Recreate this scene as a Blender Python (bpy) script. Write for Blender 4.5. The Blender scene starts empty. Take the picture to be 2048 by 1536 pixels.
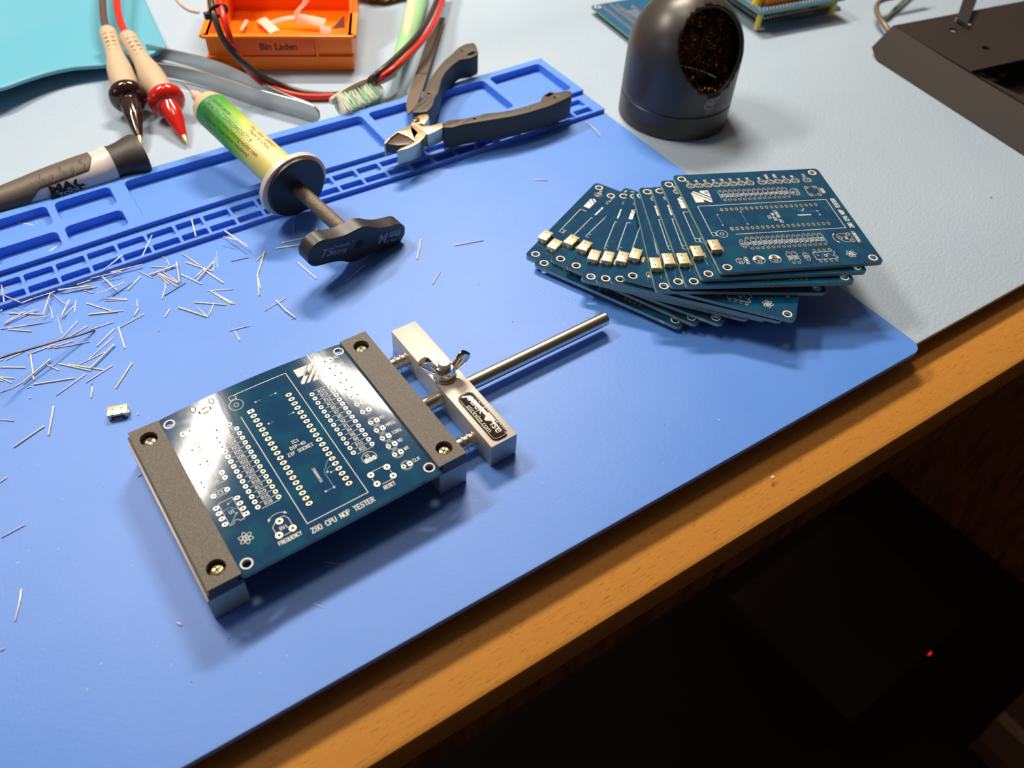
import bpy, bmesh, math, random
from mathutils import Vector, Matrix
random.seed(7)
S = 0.001                                  # everything below is written in millimetres
C = bpy.context.scene.collection
W, H, F = 2048, 1536, 1634.5976
CAM = Vector((-44.746, -213.070, 253.133))
RR = Matrix(((0.81358077, -0.57975261, 0.04442126), (-0.40211316, -0.6161841, -0.67721648), (0.41998969, 0.53310793, -0.73444169)))

def U(u, v, z=0.0):
    """the point of the bench at height z that the photograph shows at pixel (u, v)"""
    d = RR.transposed() @ Vector(((u - W / 2) / F, (v - H / 2) / F, 1.0))
    s = (z - CAM.z) / d.z
    return CAM + d * s

# ------------------------------------------------------------------ materials
MATS = {}
def mat(name, col, rough=0.5, metal=0.0, spec=0.5, coat=0.0, trans=0.0, bump=None, mix=None, sss=0.0, emit=None, soft=0, sssr=(1, .4, .2), sheen=0.0, speck=None):
    if name in MATS: return MATS[name]
    m = bpy.data.materials.new(name); m.use_nodes = True
    nt = m.node_tree; b = nt.nodes['Principled BSDF']; N = nt.nodes.new; L = nt.links.new
    b.inputs['Base Color'].default_value = (*col, 1)
    b.inputs['Roughness'].default_value = rough
    b.inputs['Metallic'].default_value = metal
    b.inputs['Specular IOR Level'].default_value = spec
    b.inputs['Coat Weight'].default_value = coat
    b.inputs['Coat Roughness'].default_value = 0.12
    b.inputs['Transmission Weight'].default_value = trans
    if sheen:
        b.inputs['Sheen Weight'].default_value = sheen; b.inputs['Sheen Roughness'].default_value = 0.5
    if sss:
        b.inputs['Subsurface Weight'].default_value = sss; b.inputs['Subsurface Scale'].default_value = 0.004
        b.inputs['Subsurface Radius'].default_value = sssr
    if emit:
        b.inputs['Emission Color'].default_value = (*emit[0], 1); b.inputs['Emission Strength'].default_value = emit[1]
    tc = N('ShaderNodeTexCoord')
    if mix:                                 # (second colour, noise scale, stretch, low, high)
        c2, sc, st, lo, hi = mix
        mp = N('ShaderNodeMapping'); mp.inputs['Scale'].default_value = st
        no = N('ShaderNodeTexNoise'); no.inputs['Scale'].default_value = sc; no.inputs['Detail'].default_value = 6
        rp = N('ShaderNodeMapRange'); rp.inputs['From Min'].default_value = lo; rp.inputs['From Max'].default_value = hi
        mx = N('ShaderNodeMix'); mx.data_type = 'RGBA'
        L(tc.outputs['Object'], mp.inputs[0]); L(mp.outputs[0], no.inputs['Vector']); L(no.outputs[0], rp.inputs[0])
        L(rp.outputs[0], mx.inputs['Factor']); mx.inputs['A'].default_value = (*col, 1); mx.inputs['B'].default_value = (*c2, 1)
        L(mx.outputs['Result'], b.inputs['Base Color'])
    if bump:                                # (scale, strength, stretch, distance in metres)
        sc, stn, st, dist = bump
        mp = N('ShaderNodeMapping'); mp.inputs['Scale'].default_value = st
        no = N('ShaderNodeTexNoise'); no.inputs['Scale'].default_value = sc; no.inputs['Detail'].default_value = 4
        bp = N('ShaderNodeBump'); bp.inputs['Strength'].default_value = stn; bp.inputs['Distance'].default_value = dist
        L(tc.outputs['Object'], mp.inputs[0]); L(mp.outputs[0], no.inputs['Vector']); L(no.outputs[0], bp.inputs['Height'])
        L(bp.outputs[0], b.inputs['Normal'])
        if soft:
            bv = N('ShaderNodeBevel'); bv.samples = 4; bv.inputs['Radius'].default_value = soft; L(bv.outputs[0], bp.inputs['Normal'])
    MATS[name] = m
    return m

# ------------------------------------------------------------------ mesh builder (mm)
def frame_from(d, up=Vector((0, 0, 1))):
    d = d.normalized()
    if abs(d.dot(up)) > 0.98: up = Vector((1, 0, 0))
    a = d.cross(up).normalized(); b = a.cross(d).normalized()
    return a, b, d

def smooth_path(pts, n=6):
    P = [Vector(p) for p in pts]
    if len(P) < 3: return P
    out = []
    for i in range(len(P) - 1):
        p0 = P[max(i - 1, 0)]; p1 = P[i]; p2 = P[i + 1]; p3 = P[min(i + 2, len(P) - 1)]
        for k in range(n):
            t = k / n
            out.append(0.5 * ((2 * p1) + (p2 - p0) * t + (2 * p0 - 5 * p1 + 4 * p2 - p3) * t * t + (3 * p1 - p0 - 3 * p2 + p3) * t ** 3))
    out.append(P[-1]); return out

class MB:
    def __init__(s): s.v = []; s.f = []; s.m = []; s.sm = []
    def face(s, idx, mi=0, sm=False): s.f.append(idx); s.m.append(mi); s.sm.append(sm)
    def add(s, vs, fs, mi=0, sm=False):
        o = len(s.v); s.v += [Vector(v) for v in vs]
        for f in fs: s.face([o + i for i in f], mi, sm)
    def box(s, x0, x1, y0, y1, z0, z1, mi=0, c=0.0):
        if c <= 0:
            s.add([(x0,y0,z0),(x1,y0,z0),(x1,y1,z0),(x0,y1,z0),(x0,y0,z1),(x1,y0,z1),(x1,y1,z1),(x0,y1,z1)],
                  [(0,3,2,1),(4,5,6,7),(0,1,5,4),(1,2,6,5),(2,3,7,6),(3,0,4,7)], mi); return
        bm = bmesh.new(); bmesh.ops.create_cube(bm, size=1)
        for v in bm.verts: v.co = Vector(((x0+x1)/2 + v.co.x*(x1-x0), (y0+y1)/2 + v.co.y*(y1-y0), (z0+z1)/2 + v.co.z*(z1-z0)))
        bmesh.ops.bevel(bm, geom=bm.edges[:], offset=c, segments=2, affect='EDGES', profile=0.5)
        s.addbm(bm, mi)
    def obox(s, o, a, b, c, mi=0):
        """box from corner o with edge vectors a, b, c"""
        o, a, b, c = map(Vector, (o, a, b, c))
        vs = [o, o+a, o+a+b, o+b, o+c, o+a+c, o+a+b+c, o+b+c]
        fs = [(0,3,2,1),(4,5,6,7),(0,1,5,4),(1,2,6,5),(2,3,7,6),(3,0,4,7)]
        if a.cross(b).dot(c) < 0: fs = [f[::-1] for f in fs]
        s.add(vs, fs, mi)
    def addbm(s, bm, mi=0, sm=False, M=None):
        o = len(s.v); bm.verts.index_update()
        s.v += [(M @ v.co if M else v.co.copy()) for v in bm.verts]
        for f in bm.faces: s.face([o + v.index for v in f.verts], mi, sm)
        bm.free()
    def rings(s, rings, mi=0, sm=True, cap0=True, cap1=True, closed=True):
        n = len(rings[0]); o = len(s.v)
        for r in rings: s.v += [Vector(p) for p in r]
        for i in range(len(rings) - 1):
            for k in range(n if closed else n - 1):
                a = o + i*n + k; b = o + i*n + (k+1) % n
                s.face([a, b, b + n, a + n], mi, sm)
        if cap0: s.face([o + k for k in range(n)][::-1], mi, False)
        if cap1: s.face([o + (len(rings)-1)*n + k for k in range(n)], mi, False)
    def tube(s, pts, r, n=10, mi=0, flat=1.0, up=Vector((0,0,1)), cap=True):
        P = [Vector(p) for p in pts]; rs = []
        for i, p in enumerate(P):
            d = (P[min(i+1, len(P)-1)] - P[max(i-1, 0)])
            a, b, d = frame_from(d, up)
            rr = r[i] if isinstance(r, (list, tuple)) else r
            rs.append([p + (a*math.cos(t) + b*math.sin(t)*flat)*rr for t in [2*math.pi*k/n for k in range(n)]])
        s.rings(rs, mi, True, cap, cap)
    def lathe(s, o, d, prof, n=32, mi=0, cap0=True, cap1=True, mis=None, sm=True):
        """prof: (distance along d, radius)"""
        a, b, d = frame_from(Vector(d)); o = Vector(o)
        rs = [[o + d*t + (a*math.cos(q) + b*math.sin(q))*r for q in [2*math.pi*k/n for k in range(n)]] for t, r in prof]
        s.rings(rs, mi, sm, cap0, cap1)
    def prism(s, poly, z0, z1, mi=0, sm=False):
        n = len(poly); area = sum(poly[i][0]*poly[(i+1)%n][1] - poly[(i+1)%n][0]*poly[i][1] for i in range(n))
        if area < 0: poly = poly[::-1]
        o = len(s.v); s.v += [Vector((p[0], p[1], z0)) for p in poly] + [Vector((p[0], p[1], z1)) for p in poly]
        for i in range(n): s.face([o+i, o+(i+1)%n, o+n+(i+1)%n, o+n+i], mi, sm)
        s.face([o+n+i for i in range(n)], mi); s.face([o+i for i in range(n)][::-1], mi)
    def curve(s, splines, z0, z1, bevel=0.0, mi=0, M=None, res=2, sm=False):
        """filled 2-D outline(s) with holes, made solid between z0 and z1"""
        cu = bpy.data.curves.new('tmp', 'CURVE'); cu.dimensions = '2D'; cu.fill_mode = 'BOTH'
        for sp in splines:
            q = cu.splines.new('POLY'); q.points.add(len(sp)-1); q.use_cyclic_u = True
            for i, p in enumerate(sp): q.points[i].co = (p[0], p[1], 0, 1)
        cu.extrude = (z1 - z0)/2 - bevel; cu.bevel_depth = bevel; cu.bevel_resolution = res; cu.offset = -bevel
        ob = bpy.data.objects.new('tmp', cu); C.objects.link(ob)
        dg = bpy.context.evaluated_depsgraph_get(); me = bpy.data.meshes.new_from_object(ob.evaluated_get(dg))
        bmc = bmesh.new(); bmc.from_mesh(me); bmesh.ops.remove_doubles(bmc, verts=bmc.verts[:], dist=1e-5); bmesh.ops.recalc_face_normals(bmc, faces=bmc.faces[:]); bmc.to_mesh(me); bmc.free()
        o = len(s.v); zc = (z0 + z1)/2
        for v in me.vertices:
            p = Vector((v.co.x, v.co.y, v.co.z + zc)); s.v.append(M @ p if M else p)
        for f in me.polygons: s.face([o + i for i in f.vertices], mi, sm)
        bpy.data.objects.remove(ob); bpy.data.curves.remove(cu); bpy.data.meshes.remove(me)
    def text(s, body, size, M, mi=0, align='CENTER', offset=0.0, th=0.02, space=1.0, sx=1.0, shear=0.0):
        cu = bpy.data.curves.new('tmp', 'FONT'); cu.body = body; cu.size = size; cu.align_x = align; cu.align_y = 'CENTER'
        cu.offset = offset; cu.space_character = space; cu.shear = shear; cu.resolution_u = 3
        ob = bpy.data.objects.new('tmp', cu); C.objects.link(ob)
        dg = bpy.context.evaluated_depsgraph_get(); me = bpy.data.meshes.new_from_object(ob.evaluated_get(dg))
        o = len(s.v)
        for v in me.vertices: s.v.append(M @ Vector((v.co.x*sx, v.co.y, v.co.z)))
        for f in me.polygons: s.face([o + i for i in f.vertices], mi, False)
        bpy.data.objects.remove(ob); bpy.data.curves.remove(cu); bpy.data.meshes.remove(me)
    def warp(s, fn): s.v = [fn(v) for v in s.v]; return s
    def build(s, name, mats, parent=None, origin=None, weld=False, recalc=True):
        if origin is None: origin = Vector(parent['o_mm']) if parent is not None and 'o_mm' in parent else Vector((0, 0, 0))
        me = bpy.data.meshes.new(name)
        me.from_pydata([(v - origin)*S for v in s.v], [], s.f)
        mats = mats if isinstance(mats, (list, tuple)) else [mats]
        for m in mats: me.materials.append(m)
        for p, mi, sm in zip(me.polygons, s.m, s.sm): p.material_index = mi; p.use_smooth = sm
        me.validate(); me.update()
        if weld or recalc:
            bm = bmesh.new(); bm.from_mesh(me)
            if weld: bmesh.ops.remove_doubles(bm, verts=bm.verts[:], dist=1e-6)
            if recalc: bmesh.ops.recalc_face_normals(bm, faces=bm.faces[:])
            bm.to_mesh(me); bm.free()
        me.set_sharp_from_angle(angle=math.radians(35))
        ob = bpy.data.objects.new(name, me); C.objects.link(ob)
        if parent is not None: ob.parent = parent
        else: ob.location = origin*S
        return ob

def tag(o, label=None, cat=None, group=None, kind=None):
    if label: o['label'] = label
    if cat: o['category'] = cat
    if group: o['group'] = group
    if kind: o['kind'] = kind
    return o
def thing(name, origin, label, cat, group=None, rot=0.0):
    o = bpy.data.objects.new(name, None); C.objects.link(o); o.empty_display_size = 0.005
    o.location = Vector(origin)*S; o.rotation_euler = (0, 0, rot)
    return tag(o, label, cat, group)
OR = {}
def T(name, origin, label, cat, group=None):
    """a thing whose parts are written in bench millimetres"""
    o = thing(name, origin, label, cat, group); OR[o.name] = Vector(origin); return o
def part(mb, name, m, t, **k): 
    p = t
    while p.parent is not None: p = p.parent
    return mb.build(name, m, t, origin=OR[p.name], **k)
def dup(root, loc=None, rotz=None, label=None, group=None):
    r = root.copy(); C.objects.link(r)
    if loc is not None: r.location = Vector(loc)*S
    if rotz is not None: r.rotation_euler = (0, 0, rotz)
    if label: r['label'] = label
    if group: r['group'] = group
    for ch in list(root.children):
        c = ch.copy(); C.objects.link(c); c.parent = r
        for g in ch.children:
            d = g.copy(); C.objects.link(d); d.parent = c
    return r
def rrect(x0, x1, y0, y1, r, n=5, step=None, rs=None):
    """rounded rectangle outline; rs = radii of the corners (x1y1, x0y1, x0y0, x1y0)"""
    rs = rs or (r, r, r, r); out = []
    cs = [(x1, y1, 0, rs[0], -1, -1), (x0, y1, 90, rs[1], 1, -1), (x0, y0, 180, rs[2], 1, 1), (x1, y0, 270, rs[3], -1, 1)]
    for cx, cy, a0, q, sx, sy in cs:
        if q <= 0: out.append((cx, cy)); continue
        for k in range(n + 1):
            a = math.radians(a0 + 90*k/n); out.append((cx + sx*q + q*math.cos(a), cy + sy*q + q*math.sin(a)))
    if step:
        o2 = []
        for i in range(len(out)):
            p, w = out[i], out[(i+1) % len(out)]; d = math.hypot(w[0]-p[0], w[1]-p[1]); k = max(1, int(d/step))
            o2 += [(p[0] + (w[0]-p[0])*j/k, p[1] + (w[1]-p[1])*j/k) for j in range(k)]
        out = o2
    return out
def circ(x, y, r, n=24, ry=None): return [(x + r*math.cos(2*math.pi*k/n), y + (ry or r)*math.sin(2*math.pi*k/n)) for k in range(n)]
# ------------------------------------------------------------------ camera, view, light
cam = bpy.data.cameras.new('camera'); camo = bpy.data.objects.new('camera', cam); C.objects.link(camo)
Rc = RR.transposed() @ Matrix(((1, 0, 0), (0, -1, 0), (0, 0, -1)))
camo.matrix_world = Matrix.Translation(CAM*S) @ Rc.to_4x4()
cam.sensor_width = 5.64; cam.sensor_fit = 'HORIZONTAL'; cam.lens = F/W*5.64; cam.clip_start = 0.01; cam.clip_end = 20
cam.dof.use_dof = True; cam.dof.focus_distance = 0.345; cam.dof.aperture_fstop = 1.9
sc = bpy.context.scene; sc.camera = camo
sc.view_settings.view_transform = 'Standard'; sc.view_settings.look = 'None'; sc.view_settings.gamma = 1
sc.view_settings.use_curve_mapping = False; sc.view_settings.exposure = 0.0
sc.cycles.max_bounces = 8
try: sc.cycles.use_denoising = True
except Exception: pass
w = bpy.data.worlds.new('world'); sc.world = w; w.use_nodes = True
_n = w.node_tree; _tc = _n.nodes.new('ShaderNodeTexCoord'); _vm = _n.nodes.new('ShaderNodeVectorMath'); _vm.operation = 'DOT_PRODUCT'; _vm.inputs[1].default_value = (0.10, 0.93, 0.35)
_mr = _n.nodes.new('ShaderNodeMapRange'); _mr.inputs['From Min'].default_value = -0.1; _mr.inputs['From Max'].default_value = 0.95; _mr.inputs['To Min'].default_value = 0.035; _mr.inputs['To Max'].default_value = 0.24; _mr.interpolation_type = 'SMOOTHSTEP'
_n.links.new(_tc.outputs['Generated'], _vm.inputs[0]); _n.links.new(_vm.outputs['Value'], _mr.inputs[0]); _n.links.new(_mr.outputs[0], _n.nodes['Background'].inputs[1])
w.node_tree.nodes['Background'].inputs[0].default_value = (1.0, 0.76, 0.56, 1)   # a dim warm room, lighter behind the bench than behind the viewer
def area(name, loc, target, sx, sy, power, col):
    l = bpy.data.lights.new(name, 'AREA'); l.shape = 'RECTANGLE'; l.size = sx*S; l.size_y = sy*S; l.energy = power; l.color = col
    o = bpy.data.objects.new(name, l); C.objects.link(o); o.location = Vector(loc)*S
    d = (Vector(target) - Vector(loc)).normalized(); o.rotation_euler = d.to_track_quat('-Z', 'Y').to_euler(); return o
area('desk_lamp_right', (455, 535, 700), (90, 0, 0), 280, 52, 6.9, (1.0, 0.88, 0.73))
area('desk_lamp_left', (-105, 535, 700), (60, 0, 0), 280, 52, 4.4, (1.0, 0.90, 0.77))
area('ceiling_lamp', (160, 480, 1700), (100, 0, 0), 260, 260, 6.0, (1.0, 0.82, 0.62))
area('cool_left_light', (-1300, 200, 700), (0, 0, 0), 500, 350, 2.2, (0.62, 0.72, 1.0))  # weak cool light from the left, its source unseen

# ------------------------------------------------------------------ materials
M = dict(
 silicone=mat('blue_silicone', (0.085, 0.28, 0.86), 0.5, spec=0.7, bump=(900, 0.25, (1,1,1), 0.0002), mix=((0.10, 0.30, 0.88), 30, (1,1,1), .35, .7), sss=.3, sssr=(.12, .35, 1.0), soft=.0005),
 bench=mat('pale_blue_vinyl', (0.41, 0.53, 0.67), 0.5, spec=0.4, bump=(650, 0.55, (1,1,1), 0.0006), mix=((0.44, 0.55, 0.68), 12, (1,1,1), .35, .7)),
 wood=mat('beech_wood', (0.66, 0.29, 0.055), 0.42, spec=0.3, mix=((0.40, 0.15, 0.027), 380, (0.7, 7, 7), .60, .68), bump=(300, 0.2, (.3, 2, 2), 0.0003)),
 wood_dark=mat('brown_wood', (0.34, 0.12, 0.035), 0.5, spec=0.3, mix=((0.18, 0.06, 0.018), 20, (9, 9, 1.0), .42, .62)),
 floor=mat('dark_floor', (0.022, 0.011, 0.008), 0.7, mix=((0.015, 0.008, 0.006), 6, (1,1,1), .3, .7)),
 alu=mat('matt_anodised_aluminium', (0.62, 0.58, 0.53), 0.5, metal=0.35, spec=0.5, bump=(1500, 0.25, (1,1,1), 0.0001)),
 jaw=mat('grainy_black_plastic', (0.085, 0.072, 0.060), 0.45, spec=0.6, bump=(3800, 0.6, (1,1,1), 0.0003), mix=((0.38, 0.33, 0.26), 3800, (1,1,1), .5, .75)),  # pale brown speckles paint warm glints on the black grain
 steel=mat('polished_steel', (0.82, 0.76, 0.64), 0.26, metal=1.0),
 chrome=mat('chrome', (0.85, 0.82, 0.76), 0.09, metal=1.0),
 brass=mat('yellow_zinc', (0.88, 0.70, 0.38), 0.22, metal=1.0),
 blackplas=mat('black_plastic', (0.028, 0.026, 0.025), 0.42, spec=0.5, bump=(900, 0.2, (1,1,1), 0.0001)),
 blackgloss=mat('glossy_black_plastic', (0.03, 0.018, 0.012), 0.06, spec=0.5),
 white=mat('white_print', (0.80, 0.79, 0.76), 0.55, spec=0.3),
 greyprint=mat('grey_print', (0.35, 0.35, 0.42), 0.5),
 black=mat('black_print', (0.012, 0.01, 0.01), 0.5),
 mask=mat('blue_solder_mask', (0.004, 0.052, 0.135), 0.1, spec=0.55, bump=(420, 0.3, (0.6, 0.05, 1), 0.00012), mix=((0.004, 0.075, 0.15), 120, (1,1,1), .45, .6)),
 fr4=mat('glass_fibre_edge', (0.36, 0.46, 0.38), 0.5),
 gold=mat('pale_gold_pad', (0.86, 0.72, 0.50), 0.3, metal=0.75),
 dark_fill=mat('painted_dark_fill', (0.03, 0.018, 0.01), 0.6),  # flat dark colour for shade in holes and recesses, and for reflection gaps
 trace=mat('covered_trace', (0.10, 0.30, 0.46), 0.25),
 usb=mat('gold_washed_shell', (0.88, 0.74, 0.46), 0.35, metal=0.5),
 lead_gold=mat('pale_gold_lead', (1.0, 0.93, 0.70), 0.38, metal=0.2),
 lead_tin=mat('tinned_lead', (0.90, 0.83, 0.84), 0.4, metal=0.35),
 lead_copper=mat('coppery_lead', (0.85, 0.70, 0.66), 0.4, metal=0.35),
 lead_dark=mat('dark_lead', (0.10, 0.08, 0.075), 0.4, metal=0.6),
)

# ------------------------------------------------------------------ desk frame (turned 2.3 degrees from the vise)
A0 = math.radians(-2.3); EX = Vector((math.cos(A0), math.sin(A0), 0)); EY = Vector((-math.sin(A0), math.cos(A0), 0)); DO = Vector((267.6, -111.5, 0))
def D(v): return DO + EX*v[0] + EY*v[1] + Vector((0, 0, v[2]))
WX = [(-600,-14.0),(-450,-11.0),(-341,-6.3),(-300,-4.3),(-256,-1.9),(-185,-1.0),(-134,-1.0),(-54,0.5),(2,2.2),(60,2.8)]
def warpmat(v):
    g = 0.0; sw = 0.0                       # smooth blend between the measured points
    for a, ga in WX:
        k = math.exp(-((v[0]-a)/38.0)**2); g += ga*k; sw += k
    g /= sw
    return D((v[0], v[1] + g*max(v[1], 0)/238.0, v[2]))

# setting: floor
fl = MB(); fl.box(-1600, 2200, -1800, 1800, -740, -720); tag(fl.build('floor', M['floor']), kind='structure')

# desk
desk = T('desk', D((-200, 300, -720)), 'beech wood desk with a rounded lit front edge under the pale blue mat', 'desk')
def dbox(x0, x1, y0, y1, z0, z1, c=0.0):
    m = MB(); m.box(x0, x1, y0, y1, z0, z1, 0, c); return m.warp(D)
tp = MB()

ys = [(-27.5, -26.0), (-27.2, -14.5), (-26.4, -12.5), (-24.6, -11.5), (30, -11.5), (30, -4.5), (640, -4.5), (640, -26.0)]
tp.rings([[Vector((x, y, z)) for y, z in ys] for x in (-900, 560)], 0, False)
part(tp.warp(D), 'tabletop', M['wood'], desk)
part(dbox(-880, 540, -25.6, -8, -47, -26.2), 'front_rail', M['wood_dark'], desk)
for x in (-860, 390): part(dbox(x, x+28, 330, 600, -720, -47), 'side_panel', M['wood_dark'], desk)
# cabinet to the right whose side is seen past the desk edge
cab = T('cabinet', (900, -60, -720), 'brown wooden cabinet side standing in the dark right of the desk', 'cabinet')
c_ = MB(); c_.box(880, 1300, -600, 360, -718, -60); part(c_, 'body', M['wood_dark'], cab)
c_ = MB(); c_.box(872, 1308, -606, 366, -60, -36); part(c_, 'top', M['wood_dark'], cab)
# dark case under the desk
q = [U(1710, 1010, -640), U(1965, 1243, -640), U(1655, 1470, -640), U(1462, 1178, -640)]
cx = sum((p for p in q), Vector())/4
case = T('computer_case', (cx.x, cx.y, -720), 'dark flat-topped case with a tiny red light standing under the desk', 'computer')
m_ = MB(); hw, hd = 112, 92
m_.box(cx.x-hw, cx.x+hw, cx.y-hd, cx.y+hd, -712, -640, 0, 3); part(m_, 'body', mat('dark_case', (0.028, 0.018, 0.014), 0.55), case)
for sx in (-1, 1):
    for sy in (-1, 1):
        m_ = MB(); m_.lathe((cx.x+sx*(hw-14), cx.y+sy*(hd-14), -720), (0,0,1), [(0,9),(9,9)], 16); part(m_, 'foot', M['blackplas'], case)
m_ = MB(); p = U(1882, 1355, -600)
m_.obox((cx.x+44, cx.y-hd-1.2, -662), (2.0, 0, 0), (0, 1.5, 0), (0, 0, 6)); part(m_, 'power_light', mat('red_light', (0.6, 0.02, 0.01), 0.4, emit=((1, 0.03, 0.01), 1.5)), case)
bp = U(2010, 1480, -700)
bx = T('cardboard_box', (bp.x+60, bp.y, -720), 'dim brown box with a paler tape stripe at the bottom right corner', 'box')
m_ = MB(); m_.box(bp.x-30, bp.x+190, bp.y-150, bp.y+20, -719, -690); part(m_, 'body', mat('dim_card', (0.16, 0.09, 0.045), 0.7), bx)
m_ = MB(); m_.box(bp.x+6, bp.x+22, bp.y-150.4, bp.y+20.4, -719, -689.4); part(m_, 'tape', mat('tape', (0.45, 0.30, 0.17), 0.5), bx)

# bench mat
bm_ = MB(); bm_.curve([rrect(-700, 550, 2.6, 640, 2, step=60)], -4.5, -2.5, 0.4)
bench = bm_.warp(D).build('bench_mat', M['bench'], origin=D((-150, 300, -4.5)))
tag(bench, 'large pale grey-blue textured bench mat covering the desk under everything', 'bench mat')

# blue repair mat with its tray strip
rm = MB()
def ringout(hx0, hx1, hy0, hy1, r, x0, x1, y0, y1, step=14, n=6):
    """matching points on a rounded pocket and on the rectangle round it"""
    Q, P = [], []
    cor = [(hx1-r, hy1-r, 0, (x1, hy1-r), (x1, y1), (hx1-r, y1)), (hx0+r, hy1-r, 90, (hx0+r, y1), (x0, y1), (x0, hy1-r)),
           (hx0+r, hy0+r, 180, (x0, hy0+r), (x0, y0), (hx0+r, y0)), (hx1-r, hy0+r, 270, (hx1-r, y0), (x1, y0), (x1, hy0+r))]
    for ci, (cx, cy, a0, A_, K_, B_) in enumerate(cor):
        for k in range(n+1):
            t = k/n; a = math.radians(a0 + 90*t); Q.append((cx + r*math.cos(a), cy + r*math.sin(a)))
            P.append((A_[0] + (K_[0]-A_[0])*min(1, t*2), A_[1] + (K_[1]-A_[1])*min(1, t*2)) if t <= .5 else (K_[0] + (B_[0]-K_[0])*(t*2-1), K_[1] + (B_[1]-K_[1])*(t*2-1)))
        q0, p0 = Q[-1], P[-1]; nx = cor[(ci+1) % 4]; a = math.radians(nx[2]); q1 = (nx[0] + r*math.cos(a), nx[1] + r*math.sin(a)); p1 = nx[3]
        m = int(math.hypot(q1[0]-q0[0], q1[1]-q0[1])/step)
        for j in range(1, m+1):
            f = j/(m+1); Q.append((q0[0]+(q1[0]-q0[0])*f, q0[1]+(q1[1]-q0[1])*f)); P.append((p0[0]+(p1[0]-p0[0])*f, p0[1]+(p1[1]-p0[1])*f))
    return Q, P
def pocket(h, blk, r, zt, zf):
    Q, P = ringout(*h, r, *blk); n = len(Q); o = len(rm.v)
    F_ = [(q[0]*.0 + q[0], q[1]) for q in Q]
    rm.v += [Vector((p[0], p[1], zt)) for p in P] + [Vector((q[0], q[1], zt)) for q in Q] + [Vector((q[0], q[1], zf)) for q in Q]
    for k in range(n):
        j = (k+1) % n
        rm.face([o+k, o+j, o+n+j, o+n+k]); rm.face([o+n+k, o+n+j, o+2*n+j, o+2*n+k])
    rm.face([o+2*n+k for k in range(n)])
def wall(P, z0, z1):
    for a, b in zip(P, P[1:]): rm.add([(a[0], a[1], z0), (b[0], b[1], z0), (b[0], b[1], z1), (a[0], a[1], z1)], [(0, 1, 2, 3)])
XL = -525.0
lin = lambda x0, x1, y: [(x0 + (x1-x0)*k/40, y) for k in range(41)]
front = lin(XL, -4, -2.0) + [(-4 + 6*math.sin(math.radians(a)), 4 - 6*math.cos(math.radians(a))) for a in range(15, 91, 15)]
o_ = len(rm.v); top = front + [(2.0, 60), (2.0, 120), (2.0, 180), (2.0, 234)] + lin(2.0, XL, 234)[1:]
rm.v += [Vector((x, y, 0)) for x, y in top]; rm.face([o_ + k for k in range(len(top))])
wall(front + [(2.0, 60), (2.0, 120), (2.0, 180), (2.0, 234), (2.0, 302.6)] + lin(2.0, XL, 302.6)[1:] + [(XL, -2)], -2.5, 0)
wall(lin(XL, 2.0, 234), 0, 2.5); wall([(2.0, 234), (2.0, 255.5)], 0, 2.5)
PX = 14.07; x = -257.1 - PX*18; cols = []
while x < -5: cols.append((x, min(x + 12.6, -4.2))); x += PX
edges = [XL] + [(cols[k][1] + cols[k+1][0])/2 for k in range(len(cols)-1)] + [2.0]
for (a, b), e0_, e1_ in zip(cols, edges, edges[1:]):
    pocket((a, b, 235.4, 240.9), (e0_, e1_, 234.0, 242.25), 1.0, 2.5, 0.0); pocket((a, b, 243.6, 250.8), (e0_, e1_, 242.25, 255.5), 1.0, 2.5, 0.0)
wall(lin(XL, 1.6, 255.5), 2.5, 5.0); wall([(1.6, 255.5), (1.6, 302.6)], 0, 5.0); wall(lin(1.6, XL, 302.6), 0, 5.0)
for h, blk in (((-42.8, -3.6, 260.3, 297.5), (-45.1, 1.6, 255.5, 302.6)), ((-128.2, -47.4, 260.3, 297.2), (-130.6, -45.1, 255.5, 302.6)), ((-268.4, -133.0, 260.0, 297), (-272.2, -130.6, 255.5, 302.6)),
    ((-303.0, -275.9, 279.8, 297), (-304.9, -272.2, 276.9, 302.6)), ((-303.4, -276.0, 259.2, 274), (-304.9, -272.2, 255.5, 276.9)), ((-334.3, -306.7, 279.3, 297), (-336.8, -304.9, 276.2, 302.6)), ((-334.5, -306.9, 258.9, 273.0), (-336.8, -304.9, 255.5, 276.2)),
    ((-372, -339, 259, 297), (-375, -336.8, 255.5, 302.6)), ((-500, -378, 259, 297), (XL, -375, 255.5, 302.6))):
    pocket(h, blk, 3.0, 5.0, 0.4)
repair = rm.warp(warpmat).build('repair_mat', M['silicone'], origin=D((-250, 150, -2.5)), weld=True)
tag(repair, 'blue silicone repair mat with moulded tray compartments along its back edge', 'repair mat')
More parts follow.
